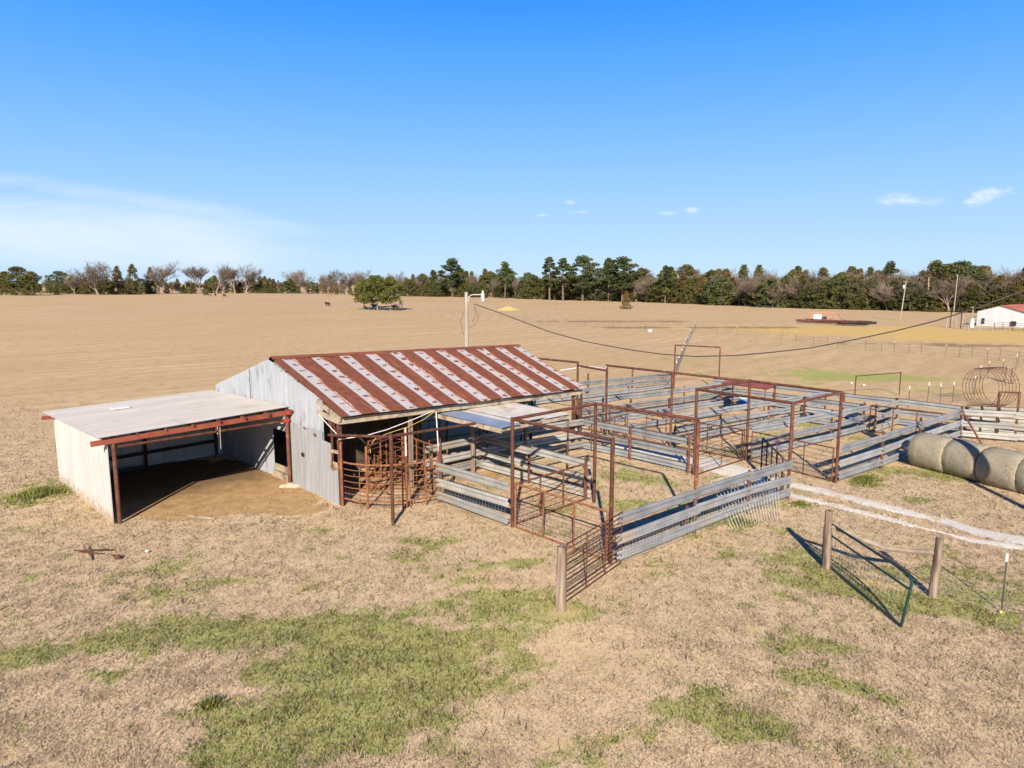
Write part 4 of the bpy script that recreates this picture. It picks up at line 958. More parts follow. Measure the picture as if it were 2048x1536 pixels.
# ------------------------------------------------------------------ hay bales
def bale_proto():
    mb = MB(); n = 40; L = 1.52; R = .78; rng = random.Random(2)
    prof = [(-L / 2, 0), (-L / 2 + .0, R * .55), (-L / 2 + .01, R * .93), (-L / 2 + .06, R * .985), (-L / 4, R * 1.0), (0, R * 1.01), (L / 4, R), (L / 2 - .06, R * .985), (L / 2 - .01, R * .93), (L / 2, R * .55), (L / 2, 0)]
    rows = []
    for i, (x, r) in enumerate(prof):
        row = []
        for j in range(n):
            th = 2 * math.pi * j / n; q = r * (1 + rng.uniform(-.012, .012)); z = q * math.sin(th)
            if z < -R * .9: z = -R * .9 + (z + R * .9) * .3       # settled on the ground
            mb.v.append((x + rng.uniform(-.01, .01), q * math.cos(th) * 1.02, z + R * .9)); 
    for i in range(len(prof) - 1):
        for j in range(n): mb.f.append((i * n + j, (i + 1) * n + j, (i + 1) * n + (j + 1) % n, i * n + (j + 1) % n))
    for k in range(1300):
        th = rng.random() * 2 * math.pi; x = rng.uniform(-L / 2, L / 2); q = R * (.99 if abs(x) < L / 2 - .12 else .95)
        c = Vector((x, q * math.cos(th) * 1.02, max(q * math.sin(th), -R * .92) + R * .9)); nrm = Vector((0, math.cos(th), math.sin(th)))
        d = Vector((rng.gauss(0, .5), -math.sin(th) + rng.gauss(0, .3), math.cos(th) + rng.gauss(0, .3))).normalized(); w = nrm.cross(d).normalized() * .008
        e = c + d * rng.uniform(.05, .16) + nrm * rng.uniform(.0, .045); i = len(mb.v); mb.v += [tuple(c + w), tuple(c - w), tuple(e)]; mb.f.append((i, i + 1, i + 2))
    mb.sharp = 70
    return mb.build('hay_bale', 'hay')
b0 = bale_proto()
BL = ['round hay bale at the left end of the row, against the pen fence', 'round hay bale second from the left, crossed by a curved pole shadow', 'round hay bale third from the left, just before the picture edge', 'round hay bale cut off by the right picture edge']
bd = (P(32.3, 5.06) - P(33.9, 9.1)).normalized()
for k in range(5):
    c = P(33.75, 8.55) + bd * (1.51 * k) + P(.06 * (k % 2), .0)
    if k == 0: o = b0
    else: o = b0.copy(); COL.objects.link(o)
    o.location = c; o.rotation_euler = (0, 0, math.atan2(bd.y, bd.x) + (.05, -.06, .02, .03, 0)[k])
    tag(o, BL[min(k, 3)], 'hay bale', 'round hay bales in a row')
bpy.data.objects.remove(o)   # the last one stands outside the picture

# ------------------------------------------------------------------ hoop cage
hc = thing('hoop_cage', G(1977, 812), 'rusty round cage of thin hoops lying on its side behind the pens', 'hay ring')
c0 = G(1977, 812); ax = Vector((math.cos(rad(-27)), math.sin(rad(-27)), 0)); sdv = Vector((-ax.y, ax.x, 0)); R = 1.28
m2 = None
for k in range(7):
    cc = c0 + ax * ((k - 3) * .29) + Zz(R - .02)
    MB().path([cc + sdv * R * math.cos(q * math.pi / 14) + Zz(R * math.sin(q * math.pi / 14)) for q in range(28)], .017, 6, closed=True).build('hoop', 'rust', hc)
m2 = MB()
for q in range(8):
    th = 2 * math.pi * q / 8 + .3; o_ = sdv * R * math.cos(th) + Zz(R + R * math.sin(th) - .02)
    m2.tube(c0 + o_ - ax * .88, c0 + o_ + ax * .88, .017, 6)
m2.build('tie_bars', 'rust', hc)

# ------------------------------------------------------------------ canopy, tub, scraps
cn = thing('canopy', P(38.9, 19.9), 'small flat red tin canopy on thin posts in the rear pen', 'canopy')
sh = MB().sheet(P(38.0, 18.4, 1.98), P(39.9, 18.6, 2.0), P(39.8, 21.5, 2.06), P(38.1, 21.3, 2.04), .1, .012, 6); sh.sharp = 60; sh.build('roof', 'red_sheet', cn)
MB().bar(P(38.0, 18.38, 1.95), P(38.1, 21.3, 2.0), .04, .06).bar(P(38.0, 18.4, 1.95), P(39.9, 18.6, 1.97), .04, .05).build('frame', 'rust', cn)
for (u, v, m_) in ((38.1, 18.5, 'rust'), (39.8, 18.7, 'rust_dark'), (38.15, 21.2, 'rust_dark'), (39.7, 21.4, 'rust_dark')):
    MB().tube(P(u, v, -.1), P(u, v, 1.97), .03, 6).build('post', m_, cn)
def tub(loc, r, h, label, mat, rim='white_paint'):
    t = thing('tub', loc, label, 'tub'); mb = MB(); n = 20; L = Vector(loc)
    pr = [(r * .86, 0), (r * .95, h * .6), (r, h), (r * .93, h), (r * .88, h * .45), (0.001, h * .42)]
    for q, z in pr:
        for j in range(n): mb.v.append((L.x + q * math.cos(2 * math.pi * j / n), L.y + q * math.sin(2 * math.pi * j / n), z))
    for i in range(len(pr) - 1):
        for j in range(n): mb.f.append((i * n + j, i * n + (j + 1) % n, (i + 1) * n + (j + 1) % n, (i + 1) * n + j))
    mb.build('body', mat, t)
    mb = MB().path([L + P(r * 1.0 * math.cos(2 * math.pi * j / n), r * math.sin(2 * math.pi * j / n), h) for j in range(n)], .035, 6, closed=True); mb.build('rim', rim, t)
tub(G(1487, 811), .30, .52, 'round blue plastic tub with white rim under the red canopy', 'blue_tub')
tub(P(41.0, 14.6), .45, .42, 'low blue trough half hidden by rails in the far corner pen', 'blue_tub', 'black')
for k, (px, py) in enumerate(((1703, 766), (1728, 770))):
    single('feed_pan', MB().sphere(G(px, py, .06), (.14, .11, .08), 8, 5), 'white_paint', ('small white scrap on the green strip behind the pens, left one', 'small white scrap on the green strip behind the pens, right one')[k], 'scrap', 'white scraps behind the pens', base=G(px, py))
m2 = MB().sphere(G(1300, 662, .22), (.45, .35, .32), 8, 5)
single('mineral_tub', m2, 'white_paint', 'lone white lump in the open field left of the steel post fence', 'feed bag', base=G(1300, 662))

# ------------------------------------------------------------------ yard light pole, utility poles, cable
YP = P(27.55, 32.5)
yl = thing('yard_light_pole', YP, 'weathered wood pole with a white yard lamp, behind the barn roof', 'light pole')
MB().tube(YP - Zz(.3), YP + Zz(7.42), .15, 12, .105).build('pole', 'pole_wood', yl)
rv = Vector((UX, VX, 0)).normalized(); rv = Vector((UX * 1.0, VX, 0))      # to the right as seen from the pens
am = MB().path([YP + Zz(6.85) + rv * .12, YP + Zz(7.15) + rv * .16, YP + Zz(7.27) + rv * .35, YP + Zz(7.28) + rv * .95], .035, 8); am.build('lamp_arm', 'lamp_grey', yl)
lh = MB().sphere(YP + Zz(7.30) + rv * 1.0, (.12, .12, .10), 12, 6).tube(YP + Zz(7.38) + rv * 1.0, YP + Zz(7.52) + rv * 1.0, .06, 8); lo_ = lh.build('lamp_head', 'lamp_grey', yl)
MB().path([YP + rv * 1.0 + Zz(z) for z in (7.26, 7.12, 6.98, 6.86, 6.82)], [.10, .115, .105, .08, .02], 12).build('lamp_lens', 'lamp_glass', lo_)
MB().path([YP + Zz(6.55) + rv * .5, YP + Zz(6.0) + rv * .75, YP + Zz(5.5) + rv * .55, YP + Zz(5.25) + rv * .1], .012, 5).path([YP + Zz(6.6) + rv * .45, YP + Zz(6.1) + rv * .6, YP + Zz(5.6) + rv * .35], .012, 5).path([YP + Zz(6.3) - rv * .12, YP + Zz(5.7) - rv * .35, YP + Zz(5.0) - rv * .25, YP + Zz(4.8) - rv * .12], .012, 5).build('drop_wire', 'cable', yl)
UP = P(28.0, 2.78)
def utility_pole(p, h, label, r=.14, lean=(0, 0), box=True, arm=True):
    t = thing('utility_pole', p, label, 'utility pole', 'wooden utility poles'); p = Vector(p); q = p + Vector((lean[0] * h, lean[1] * h, h))
    MB().tube(p - Zz(.3), q, r, 10, r * .75).build('pole', 'pole_wood', t)
    if box:
        c = p.lerp(q, .86) - rv * .32; MB().tube(c - Zz(.35), c + Zz(.35), .2, 10).build('transformer', 'white_paint', t)
    if arm:
        c = p.lerp(q, .985); MB().bar(c - rv * .5, c + rv * .12, .06, .08).tube(c + Zz(.02), c + Zz(.2), .03, 6).build('insulator_arm', 'pole_wood', t)
    return t
utility_pole(UP, 9.0, 'near wooden utility pole just outside the picture, whose shadow crosses the bales', .15)
pts = [YP + Zz(6.72) + rv * .45]
for px, py in ((1000, 626), (1050, 645), (1100, 664), (1170, 683), (1250, 698), (1320, 708), (1390, 713), (1470, 711), (1550, 704), (1620, 696), (1700, 681), (1790, 662), (1870, 642), (1950, 617), (2048, 581)):
    pts.append(RU(px, py, 27.6 + .4 * (px - 950) / 1200))
pts.append(UP + Zz(8.6))
single('service_cable', MB().path(pts, .026, 6), 'cable', 'dark twisted power cable sagging from the yard lamp pole to the right', 'cable', base=pts[0])
utility_pole(G(1800, 641), 8.3, 'leaning far utility pole with a white transformer can', .14, (.055, -.055), True, True)
utility_pole(G(1907, 628), 10.0, 'far utility pole standing upright against the wood', .14, (.01, -.012), False, True)
utility_pole(G(1943, 654), 3.6, 'short pole beside the far white shed', .13, (0, 0), False, True)

# ------------------------------------------------------------------ wire fences of the open field
def tfence(pix, label, wires=4, h=1.35, whites=.18, every=1, wr=.006, r=None):
    t = thing('wire_fence', G(*pix[0]), label, 'wire fence', 'steel post wire fences'); w = [G(*q) for q in pix]
    for k, p in enumerate(w): tpost(t, p, h * (1 + .06 * math.sin(k * 2.3)), whites if k % every == 0 else 0, (.02 * math.sin(k * 1.9), .02 * math.cos(k * 3.1)))
    mb = MB()
    for j in range(wires):
        z = h * (j + 1) / (wires + .6); mb.path([p + Zz(z) for p in w], wr, 4, cap=False)
    mb.build('wires', 'wire', t)
    return t
tfence([(1353, 752), (1356.5, 742), (1360, 733), (1363, 724), (1366, 716), (1369, 708), (1372, 700), (1375, 693), (1378, 686), (1380.5, 680), (1383, 674), (1385.5, 668), (1388, 662), (1390, 657)], 'wire fence running straight back from the tall gateway into the field', 6, 1.3, .16, 1, .012)
tfence([(1049, 643), (1095, 647), (1132, 648), (1170, 651), (1226, 655), (1290, 661), (1340, 662), (1390, 666), (1435, 668), (1474, 671), (1512, 676), (1563, 681), (1592, 683), (1626, 692), (1654, 694), (1675, 696), (1731, 700), (1762, 703), (1788, 704), (1817, 708), (1842, 709), (1891, 712), (1919, 714), (1943, 717), (1974, 720), (1999, 722), (2037, 726), (2080, 730)], 'long steel post fence crossing the field on the right, past the straw strip', 3, 1.3, .16, 3, .012)
tfence([(505, 600), (524, 602), (548, 604), (566, 607), (582, 607), (600, 607), (622, 609), (640, 612), (660, 613), (680, 614), (700, 617), (725, 620), (760, 622), (800, 623), (822, 623), (850, 623), (880, 624), (905, 628), (925, 631), (960, 632), (1000, 634), (1049, 643)], 'faint far wire fence passing behind the green tree clump', 3, 1.25, 0, 1, .012)
tfence([(1817, 815), (1854, 808), (1880, 806), (1904, 806), (1948, 790)], 'short run of white capped posts just behind the pens', 2, 1.4, .22, 1, .006)
tfence([(1960, 765), (1975, 757), (2005, 748), (2031, 740), (2060, 735)], 'white capped posts beyond the hoop cage at the right edge', 3, 1.4, .2, 1, .006)
for k, (px, py) in enumerate(((2012, 763), (2024, 768))):
    p = G(px, py); wood_post((p.x, p.y), 1.3, .13, ('grey wood post behind the hoop cage, left one of the pair', 'grey wood post behind the hoop cage, right one of the pair')[k], seed=20 + k)
tfence([(1060, 618), (1110, 618), (1160, 618), (1208, 619), (1260, 619), (1310, 619), (1330, 618), (1345, 618), (1380, 619), (1410, 619), (1430, 619), (1468, 618), (1500, 619), (1560, 621)], 'farthest wire fence, in front of the dark wood', 2, 1.3, 0, 1, .012)

# ------------------------------------------------------------------ far white shed, corral, junk heap
fs = thing('white_shed', G(1985, 653), 'far white metal shed with faded red roof at the right edge', 'shed')
q0, q1 = P(153.5, 34.0), P(152.5, 26.6)
dn = (q1 - q0).normalized(); bk = Vector((dn.y * -1, dn.x, 0)) * 1.0
if bk.x < 0: bk = -bk
def fsz(a): return 2.9 + 1.1 * (1 - abs(a * 2 - 1))
w0, w1 = q0, q1; wm_ = (q0 + q1) / 2; D = bk * 11
m2 = MB(); m2.sheet(q0, wm_, wm_ + Zz(3.85), q0 + Zz(2.75), .3, .02, 4, rib=True); m2.sheet(wm_, q1, q1 + Zz(2.75), wm_ + Zz(3.85), .3, .02, 4, rib=True)
m2.sheet(q1, q1 + D, q1 + D + Zz(2.75), q1 + Zz(2.75), .3, .02, 4, rib=True); m2.sheet(q0 + D, q0, q0 + Zz(2.75), q0 + D + Zz(2.75), .3, .02, 4, rib=True)
m2.build('walls', 'farwall', fs)
m2 = MB(); e = dn * .3
m2.sheet(q1 + e + Zz(2.70) - bk * .3, q1 + e + D + Zz(2.70), wm_ + D + Zz(3.92), wm_ + Zz(3.92) - bk * .3, .3, .02, 4, rib=True); m2.sheet(q0 - e + D + Zz(2.70), q0 - e + Zz(2.70) - bk * .3, wm_ + Zz(3.92) - bk * .3, wm_ + D + Zz(3.92), .3, .02, 4, rib=True)
m2.build('roof', 'redroof_far', fs)
lt = q1 + dn * 3.2
m2 = MB().sheet(lt + Zz(2.3), lt + D + Zz(2.3), q1 + D + Zz(2.9), q1 + Zz(2.9), .3, .02, 4, rib=True); m2.build('lean_to_roof', 'redroof_far', fs)
for f in (0, .5, 1.0): MB().tube(lt + D * f, lt + D * f + Zz(2.3), .08, 6).build('post', 'rust', fs)
MB().box(q0.lerp(q1, .14) - bk * .04 + Zz(.9), (.06, .5, 1.1)).box(q0.lerp(q1, .8) - bk * .1 + Zz(.7), (.2, .8, .8)).build('door', 'black', fs)
def corral(pix, h, label, mat='wire_light', name='corral_panel', nb=4):
    t = thing(name, G(*pix[0]), label, 'corral', 'corral panels by the far shed'); w = [G(*q) for q in pix]
    for p in w: MB().tube(p - Zz(.1), p + Zz(h), .05, 6).build('post', mat, t)
    m = MB()
    for j in range(nb): m.path([p + Zz(h * (j + 1) / nb - .04) for p in w], .03, 5)
    m.build('rails', mat, t)
corral([(1893, 656), (1912, 657), (1937, 659), (1958, 661), (1986, 663)], 1.7, 'grey pipe corral panels left of the far white shed')
corral([(1903, 648), (1925, 649), (1947, 650), (1960, 650)], 1.7, 'second row of grey corral panels, behind, left of the far white shed')
corral([(1988, 661), (2005, 660), (2025, 661), (2048, 664)], 1.3, 'rusty corral panels in front of the far white shed', 'rust')
pipe_frame([(*G(1900, 655)[:2], 3.0), (*G(1921, 657)[:2], 3.0)], [(G(1900, 655)[:2], G(1921, 657)[:2], 2.95)], 'far dark gateway frame left of the white shed', r=.09, mat='rust_dark')
single('water_tank', MB().tube(G(1943, 655), G(1943, 655) + Zz(1.6), .35, 12), 'white_paint', 'upright white drum at the corral by the far shed', 'drum', base=G(1943, 655))
m2 = MB(); rng = random.Random(12); jc = G(1650, 640)
single_mb = MB()
jp = thing('pipe_stack', G(1650, 641), 'long low heap of rusty pipes in the far field', 'pipe heap')
for k in range(26):
    a = G(1592 + rng.random() * 30, 638 + rng.random() * 4, .1 + rng.random() * .5); b = G(1690 + rng.random() * 50, 642 + rng.random() * 4, .1 + rng.random() * .5)
    m2.tube(a, b, .09, 6)
m2.build('pipes', 'rust', jp)
m2 = MB()
for k in range(9): m2.tube(G(1672 + rng.random() * 20, 644 + rng.random() * 3, .15 + rng.random() * .4), G(1722 + rng.random() * 30, 646 + rng.random() * 3, .2 + rng.random() * .4), .14, 6)
m2.build('black_pipes', 'black', jp)
tr_ = thing('stock_rack', G(1650, 638), 'orange red open frame trailer behind the pipe heap', 'trailer')
a, b = G(1616, 638), G(1672, 639); m2 = MB()
for z in (.35, 1.5): m2.tube(a + Zz(z), b + Zz(z), .05, 6)
for k in range(11): 
    c = a.lerp(b, k / 10); m2.tube(c + Zz(.35), c + Zz(1.5), .035, 5)
m2.path([b + Zz(1.5), G(1684, 639, 1.2), G(1691, 640, .7), G(1690, 640, .05)], .05, 6)
m2.build('frame', 'orange_paint', tr_)
for c in (a.lerp(b, .5), a.lerp(b, .62)): MB().tube(c + Zz(.32) - rv * 0 + Vector((-.1, -.1, 0)), c + Zz(.32) + Vector((.1, .1, 0)), .32, 12).build('wheel', 'black', tr_)
c = G(1635, 641); tk = thing('white_tank', c, 'white square tank standing on the rusty pipe heap', 'tank')
MB().box(c + Zz(.85), (1.5, 1.5, 1.0), .3).build('body', 'white_paint', tk); MB().tube(c + Zz(1.35), c + Zz(1.45), .2, 10).build('lid', 'white_paint', tk)
for k, (px, py, sc) in enumerate(((1720, 646, 1.0), (1735, 647, 1.1), (1746, 648, .9))):
    c = G(px, py); mb = MB()
    mb.path([c + Zz(.25) + P(.55 * sc * math.cos(q * math.pi / 7), .55 * sc * math.sin(q * math.pi / 7), 0) for q in range(14)], .22 * sc, 8, closed=True)
    single('tyre', mb, 'black', ('black tyre at the left of the three beside the pipe heap', 'black tyre in the middle of the three beside the pipe heap', 'black tyre at the right end of the pipe heap')[k], 'tyre', 'old tyres by the pipe heap', base=c)
single('barrel', MB().tube(G(1712, 645, .3) - P(.4, .3, 0), G(1712, 645, .3) + P(.4, .3, 0), .3, 12), 'white_paint', 'small white barrel lying at the end of the pipe heap', 'barrel', base=G(1712, 645))

# heap of yellow straw
def heap(loc, r, h, label, seed=0):
    mb = MB(); n = 22; rings = 7; L = Vector(loc); rng = random.Random(seed)
    for k in range(rings + 1):
        f = k / rings
        for j in range(n):
            th = 2 * math.pi * j / n; rr = r * f * (1 + .15 * math.sin(2 * th + 1) + rng.uniform(-.05, .05)); mb.v.append((L.x + rr * math.cos(th), L.y + rr * math.sin(th), max(-.02, h * (math.cos(f * math.pi / 2) ** 1.2) + rng.uniform(-.1, .1) * (1 - f) - .02)))
    for k in range(rings):
        for j in range(n): mb.f.append((k * n + j, (k + 1) * n + j, (k + 1) * n + (j + 1) % n, k * n + (j + 1) % n))
    return single('straw_heap', mb, 'straw', label, 'straw heap', base=L)
heap(G(1016, 620), 3.9, 1.1, 'bright yellow straw heap in the far field right of the lamp pole')
sf = thing('feed_shelter', G(796, 620), 'small dark feed rack beside the green tree clump', 'feeder')
m2 = MB(); c = G(797, 621)
for dx_ in (-.9, .9):
    for dy_ in (-.6, .6): MB().tube(c + P(dx_, dy_, 0), c + P(dx_, dy_, 1.8), .09, 6).build('post', 'rust_dark', sf)
MB().box(c + Zz(1.75), (2.4, 1.7, .14)).build('roof', simple('dull_violet_sheet', (.12, .11, .25), (.16, .15, .3), 2, .6), sf); MB().box(c + Zz(.5), (1.9, 1.2, .4)).build('trough', 'black', sf)

# ------------------------------------------------------------------ cattle
def make_cow(name='cow', s=1.0):
    V_ = [(-.75, 0, 1.12), (-.35, 0, 1.12), (.15, 0, 1.10), (.55, 0, 1.14), (.85, 0, 1.28), (1.08, 0, 1.36), (1.32, 0, 1.22), (1.42, 0, 1.15)]
    R_ = [(.24, .26), (.33, .36), (.33, .38), (.29, .34), (.18, .22), (.14, .16), (.11, .12), (.08, .08)]
    E_ = [(i, i + 1) for i in range(7)]
    def chain(base, pts, rs):
        k = base
        for p, r in zip(pts, rs): V_.append(p); R_.append((r, r)); E_.append((k, len(V_) - 1)); k = len(V_) - 1
    for y in (-.2, .2):
        chain(0, [(-.80, y, .85), (-.68, y, .62), (-.82, y, .42), (-.80, y, .05)], [.19, .12, .075, .07])
        chain(3, [(.50, y, .80), (.52, y, .50), (.50, y, .28), (.52, y, .05)], [.15, .095, .07, .065])
        chain(5, [(1.02, y * 1.15, 1.42)], [.05])
    chain(0, [(-1.03, 0, 1.12), (-1.08, 0, .8), (-1.07, 0, .5)], [.05, .03, .04])
    me = bpy.data.meshes.new(name); me.from_pydata(V_, E_, []); o = bpy.data.objects.new(name, me); COL.objects.link(o)
    md = o.modifiers.new('Skin', 'SKIN'); sv_ = me.skin_vertices[0].data if me.skin_vertices else None
    if sv_ is None:
        import bmesh
        bm = bmesh.new(); bm.from_mesh(me); bm.verts.layers.skin.verify(); bm.to_mesh(me); bm.free(); sv_ = me.skin_vertices[0].data
    for i, r in enumerate(R_): sv_[i].radius = r; sv_[i].use_root = (i == 1)
    ss_ = o.modifiers.new('Subdivision', 'SUBSURF'); ss_.levels = 1; ss_.render_levels = 1
    dg = bpy.context.evaluated_depsgraph_get(); dg.update()
    m2 = bpy.data.meshes.new_from_object(o.evaluated_get(dg)); bpy.data.objects.remove(o); m2.materials.clear(); m2.materials.append(M['hide']); m2.shade_smooth()
    o = bpy.data.objects.new(name, m2); COL.objects.link(o)
    return o
cow0 = make_cow()
COWS = [((655, 613), 1.0, 'black cow standing alone in the field left of the green tree clump', 1.0), ((408, 591), .5, 'black cow at the left of the far herd', 1.05), ((414, 592), 2.4, 'black cow second from the left in the far herd', 1.05), ((421, 592), .8, 'small black calf in the middle of the far herd', .7), ((431, 592.5), 3.4, 'black cow second from the right in the far herd', 1.05), ((449, 594), 1.2, 'black cow at the right end of the far herd', 1.05), ((750, 618), 1.9, 'black cow resting in the shade of the green tree clump', 1.0), ((790, 621), 1.2, 'black cow at the feed rack beside the green tree clump', 1.05), ((731, 619.5), 2.6, 'black calf at the left edge of the green tree clump', .7)]
for k, (q, rz, lab, sc) in enumerate(COWS):
    o = cow0 if k == 0 else cow0.copy()
    if k: COL.objects.link(o)
    o.location = G(*q); o.rotation_euler = (0, 0, rz + AZ); o.scale = (sc,) * 3
    tag(o, lab, 'cow', 'black cattle')

# ------------------------------------------------------------------ trees
def bare_tree(seed, Hh, spread, lean=0.0, forks=3, twig=.028, top=5):
    rng = random.Random(seed); tk, cr = MB(), MB()
    def grow(p, d, L, r, lev):
        n = 3; pts = [p]; q = p
        for k in range(n):
            d = (d + Vector((rng.gauss(0, .13), rng.gauss(0, .13), rng.gauss(.03, .08)))).normalized(); q = q + d * L / n; pts.append(q)
        r2 = max(r * .62, twig)
        mb = tk if lev <= 1 else cr
        mb.path(pts, [r + (r2 - r) * k / n for k in range(n + 1)], 6 if lev < 2 else 3, cap=False)
        if lev >= top: return
        m = (0, 5, 4, 4, 4, 3)[lev] if lev else forks + 2
        for k in range(m):
            f = .3 + .7 * (k + rng.random()) / m if lev else .45 + .55 * (k + .5) / m
            i = min(n - 1, int(f * n)); b = pts[i].lerp(pts[i + 1], f * n - i)
            az = rng.random() * 2 * math.pi; tilt = (rng.uniform(.45, .85) if lev == 0 else rng.uniform(.25, .8)) * spread
            o = d.orthogonal().normalized(); o2 = d.cross(o)
            nd = (d * math.cos(tilt) + (o * math.cos(az) + o2 * math.sin(az)) * math.sin(tilt)); nd.z += .16; nd.normalize()
            grow(b, nd, L * rng.uniform(.58, .82) * (1.0 if lev else 1.45), r2 * rng.uniform(.6, .85), lev + 1)
    grow(Vector((0, 0, -.2)), Vector((lean, 0, 1)).normalized(), Hh * .26, Hh * .019, 0)
    return tk, cr
def clumps(mb, centers, nper, size, rng, squash=.75):
    for c, R in centers:
        for k in range(nper):
            v = Vector((rng.gauss(0, 1), rng.gauss(0, 1), rng.gauss(0, 1))).normalized() * R * (rng.random() ** .4); v.z *= squash
            p = c + v; a = Vector((rng.gauss(0, 1), rng.gauss(0, 1), rng.gauss(0, 1))).normalized(); b = a.orthogonal().normalized(); e = a.cross(b)
            s = size * rng.uniform(.6, 1.4)
            i = len(mb.v); mb.v += [tuple(p + b * s), tuple(p - b * s * .6 + e * s * .7), tuple(p - b * s * .5 - e * s * .8)]; mb.f.append((i, i + 1, i + 2))
def cedar(seed, Hh, rad_, broad=False, lo=.03, nc=230, nper=22):
    rng = random.Random(seed); tk, cr = MB(), MB()
    tk.path([(0, 0, -.2), (.05, 0, Hh * .3), (0, .05, Hh * .9)], [Hh * .022, Hh * .016, .03], 6)
    C = []
    for k in range(nc):
        f = rng.random() ** (.8 if broad else 1.25); z = Hh * (lo + (1 - lo) * f)
        if broad: R = rad_ * max(.12, math.sin(math.pi * min(1, .18 + .8 * f)) ** .6)
        else: R = rad_ * max(.05, (1 - f) ** .75) * (1 if f > .08 else .85)
        R *= 1 + .22 * math.sin(3 * f * 6 + seed)
        a = rng.random() * 2 * math.pi; q = R * (rng.random() ** .35)
        C.append((Vector((q * math.cos(a), q * math.sin(a), z)), Hh * (.055 if not broad else .075) * rng.uniform(.7, 1.3)))
        if k % 4 == 0: tk.path([(0, 0, z * .85), C[-1][0]], [Hh * .005 + .01, .012], 4, cap=False)
    clumps(cr, C, nper, Hh * (.019 if not broad else .022), rng)
    return tk, cr
def pine(seed, Hh, rad_, bare=.4, nc=26, nper=130):
    rng = random.Random(seed); tk, cr = MB(), MB()
    tk.path([(0, 0, -.2), (.1, .05, Hh * .4), (.0, .1, Hh * .93)], [Hh * .018, Hh * .014, .05], 6)
    C = []
    for k in range(nc):
        f = (k + rng.random()) / nc; z = Hh * (bare + (.97 - bare) * f); R = rad_ * (math.sin(math.pi * min(1, .2 + .78 * f)) ** .8)
        a = k * 2.4 + rng.random(); q = R * rng.uniform(.3, 1)
        c = Vector((q * math.cos(a), q * math.sin(a), z)); C.append((c, rad_ * rng.uniform(.25, .42)))
        tk.path([(0, 0, z - q * .35), c], [Hh * .006, .03], 4, cap=False)
    clumps(cr, C, nper, Hh * .019, rng, .6)
    return tk, cr
PROTO = {}
def proto(key, mbs, bark, leaf):
    tk, cr = mbs
    t = thing('tree_template', P(0, 0), 'tree', 'tree'); a = tk.build('trunk', bark, t, False); b = cr.build('crown', leaf, t, False)
    PROTO[key] = (t, [a.data, b.data])
for k in range(5): proto('bare%d' % k, bare_tree(20 + k, 18, (.9, 1.0, .75, 1.1, .8)[k], 0, (3, 4, 3, 4, 2)[k]), 'bark', 'twig')
for k in range(4): proto('cedar%d' % k, cedar(40 + k, 8, (2.4, 2.9, 2.2, 3.2)[k]), 'bark_dark', 'cedar')
for k in range(2): proto('bcedar%d' % k, cedar(50 + k, 8, (2.6, 2.2)[k]), 'bark_dark', 'cedar_brown')
for k in range(4): proto('pine%d' % k, pine(60 + k, 18, (3.6, 2.7, 4.4, 4.0)[k], (.42, .35, .3, .12)[k]), 'bark_dark', 'pine')
for k in range(3): proto('rcedar%d' % k, cedar(80 + k, 8, (3.3, 2.9, 3.7)[k], True, .03, 190, 26), 'bark_dark', ('cedar', 'cedar', 'pine')[k])
for k in range(2): proto('green%d' % k, cedar(70 + k, 7, 3.4, True, .24, 170, 40), 'bark', 'oakgreen')
MASS = {'bare%d' % k: bare_tree(90 + k, 18, (.9, 1.05, .8)[k], 0, 4, .13, 4) for k in range(3)}
used = {}
NAMES = {'rcedar': 'cedar_tree', 'bare': 'bare_tree', 'cedar': 'cedar_tree', 'bcedar': 'cedar_tree', 'pine': 'pine_tree', 'green': 'evergreen_tree'}
def tree(key, loc, h, label, group, wide=1.0, rz=None):
    base = 18 if key.startswith(('bare', 'pine')) else (7 if key.startswith('green') else 8)
    t = PROTO[key][0]; s = h / base
    o = copy_tree(t, Vector(loc), random.random() * 6.28 if rz is None else rz, (s * wide, s * wide, s), label, group)
    o.name = NAMES[key.rstrip('0123456789')]
    o['category'] = 'tree'
    return o
def hpx(px, pyb, pyt):
    b = G(px, pyb); Y = b.x * UY + b.y * VY; dy = (pyt - CY) / F
    d = (math.cos(PIT) - dy * math.sin(PIT), -math.sin(PIT) - dy * math.cos(PIT))
    return H + d[1] / d[0] * Y
def tpx(key, px, pyb, pyt, label, group='trees along the field edge', wide=1.0):
    return tree(key, G(px, pyb), hpx(px, pyb, pyt), label, group, wide)
# distinct trees
tpx('bare1', 197, 590, 511, 'broad bare oak, largest on the left, with a spreading crown', wide=1.75)
tpx('bare0', 314, 588, 514, 'vase shaped bare tree standing alone between two cedars on the left', wide=1.6)
tpx('bare2', 401, 587, 513, 'tall slim bare tree right of the far herd', wide=1.35)
tpx('bare4', 433, 587, 517, 'slim bare tree, second of the tall bare ones near the far herd', wide=1.2)
tpx('bare2', 470, 587, 517, 'slim bare tree, third of the tall bare ones near the far herd', wide=1.3)
tpx('bare0', 494, 587, 519, 'round topped bare tree, fourth of the tall bare ones near the far herd', wide=1.3)
tpx('bare3', 591, 586, 530, 'round bare tree with a half green side, left of the lone cow', wide=1.6)
tpx('bare4', 617, 587, 531, 'thin pale bare tree behind small cedars above the lone cow', wide=1.2)
tpx('bare0', 654, 587, 533, 'thin bare tree with spread limbs above the lone cow', wide=1.4)
tpx('bare3', 695, 590, 530, 'pale trunked bare tree in the open field edge left of the green clump', wide=1.7)
tpx('bare1', 724, 588, 532, 'bare tree close behind the pale trunked one', wide=1.3)
tpx('bare1', 790, 592, 535, 'bare crown showing over the green tree clump', wide=1.3)
tpx('pine2', 905, 594, 517, 'round crowned pine standing alone behind the lamp pole', wide=1.5)
tpx('pine2', 1010, 597, 524, 'pine with a small round crown right of the lamp pole')
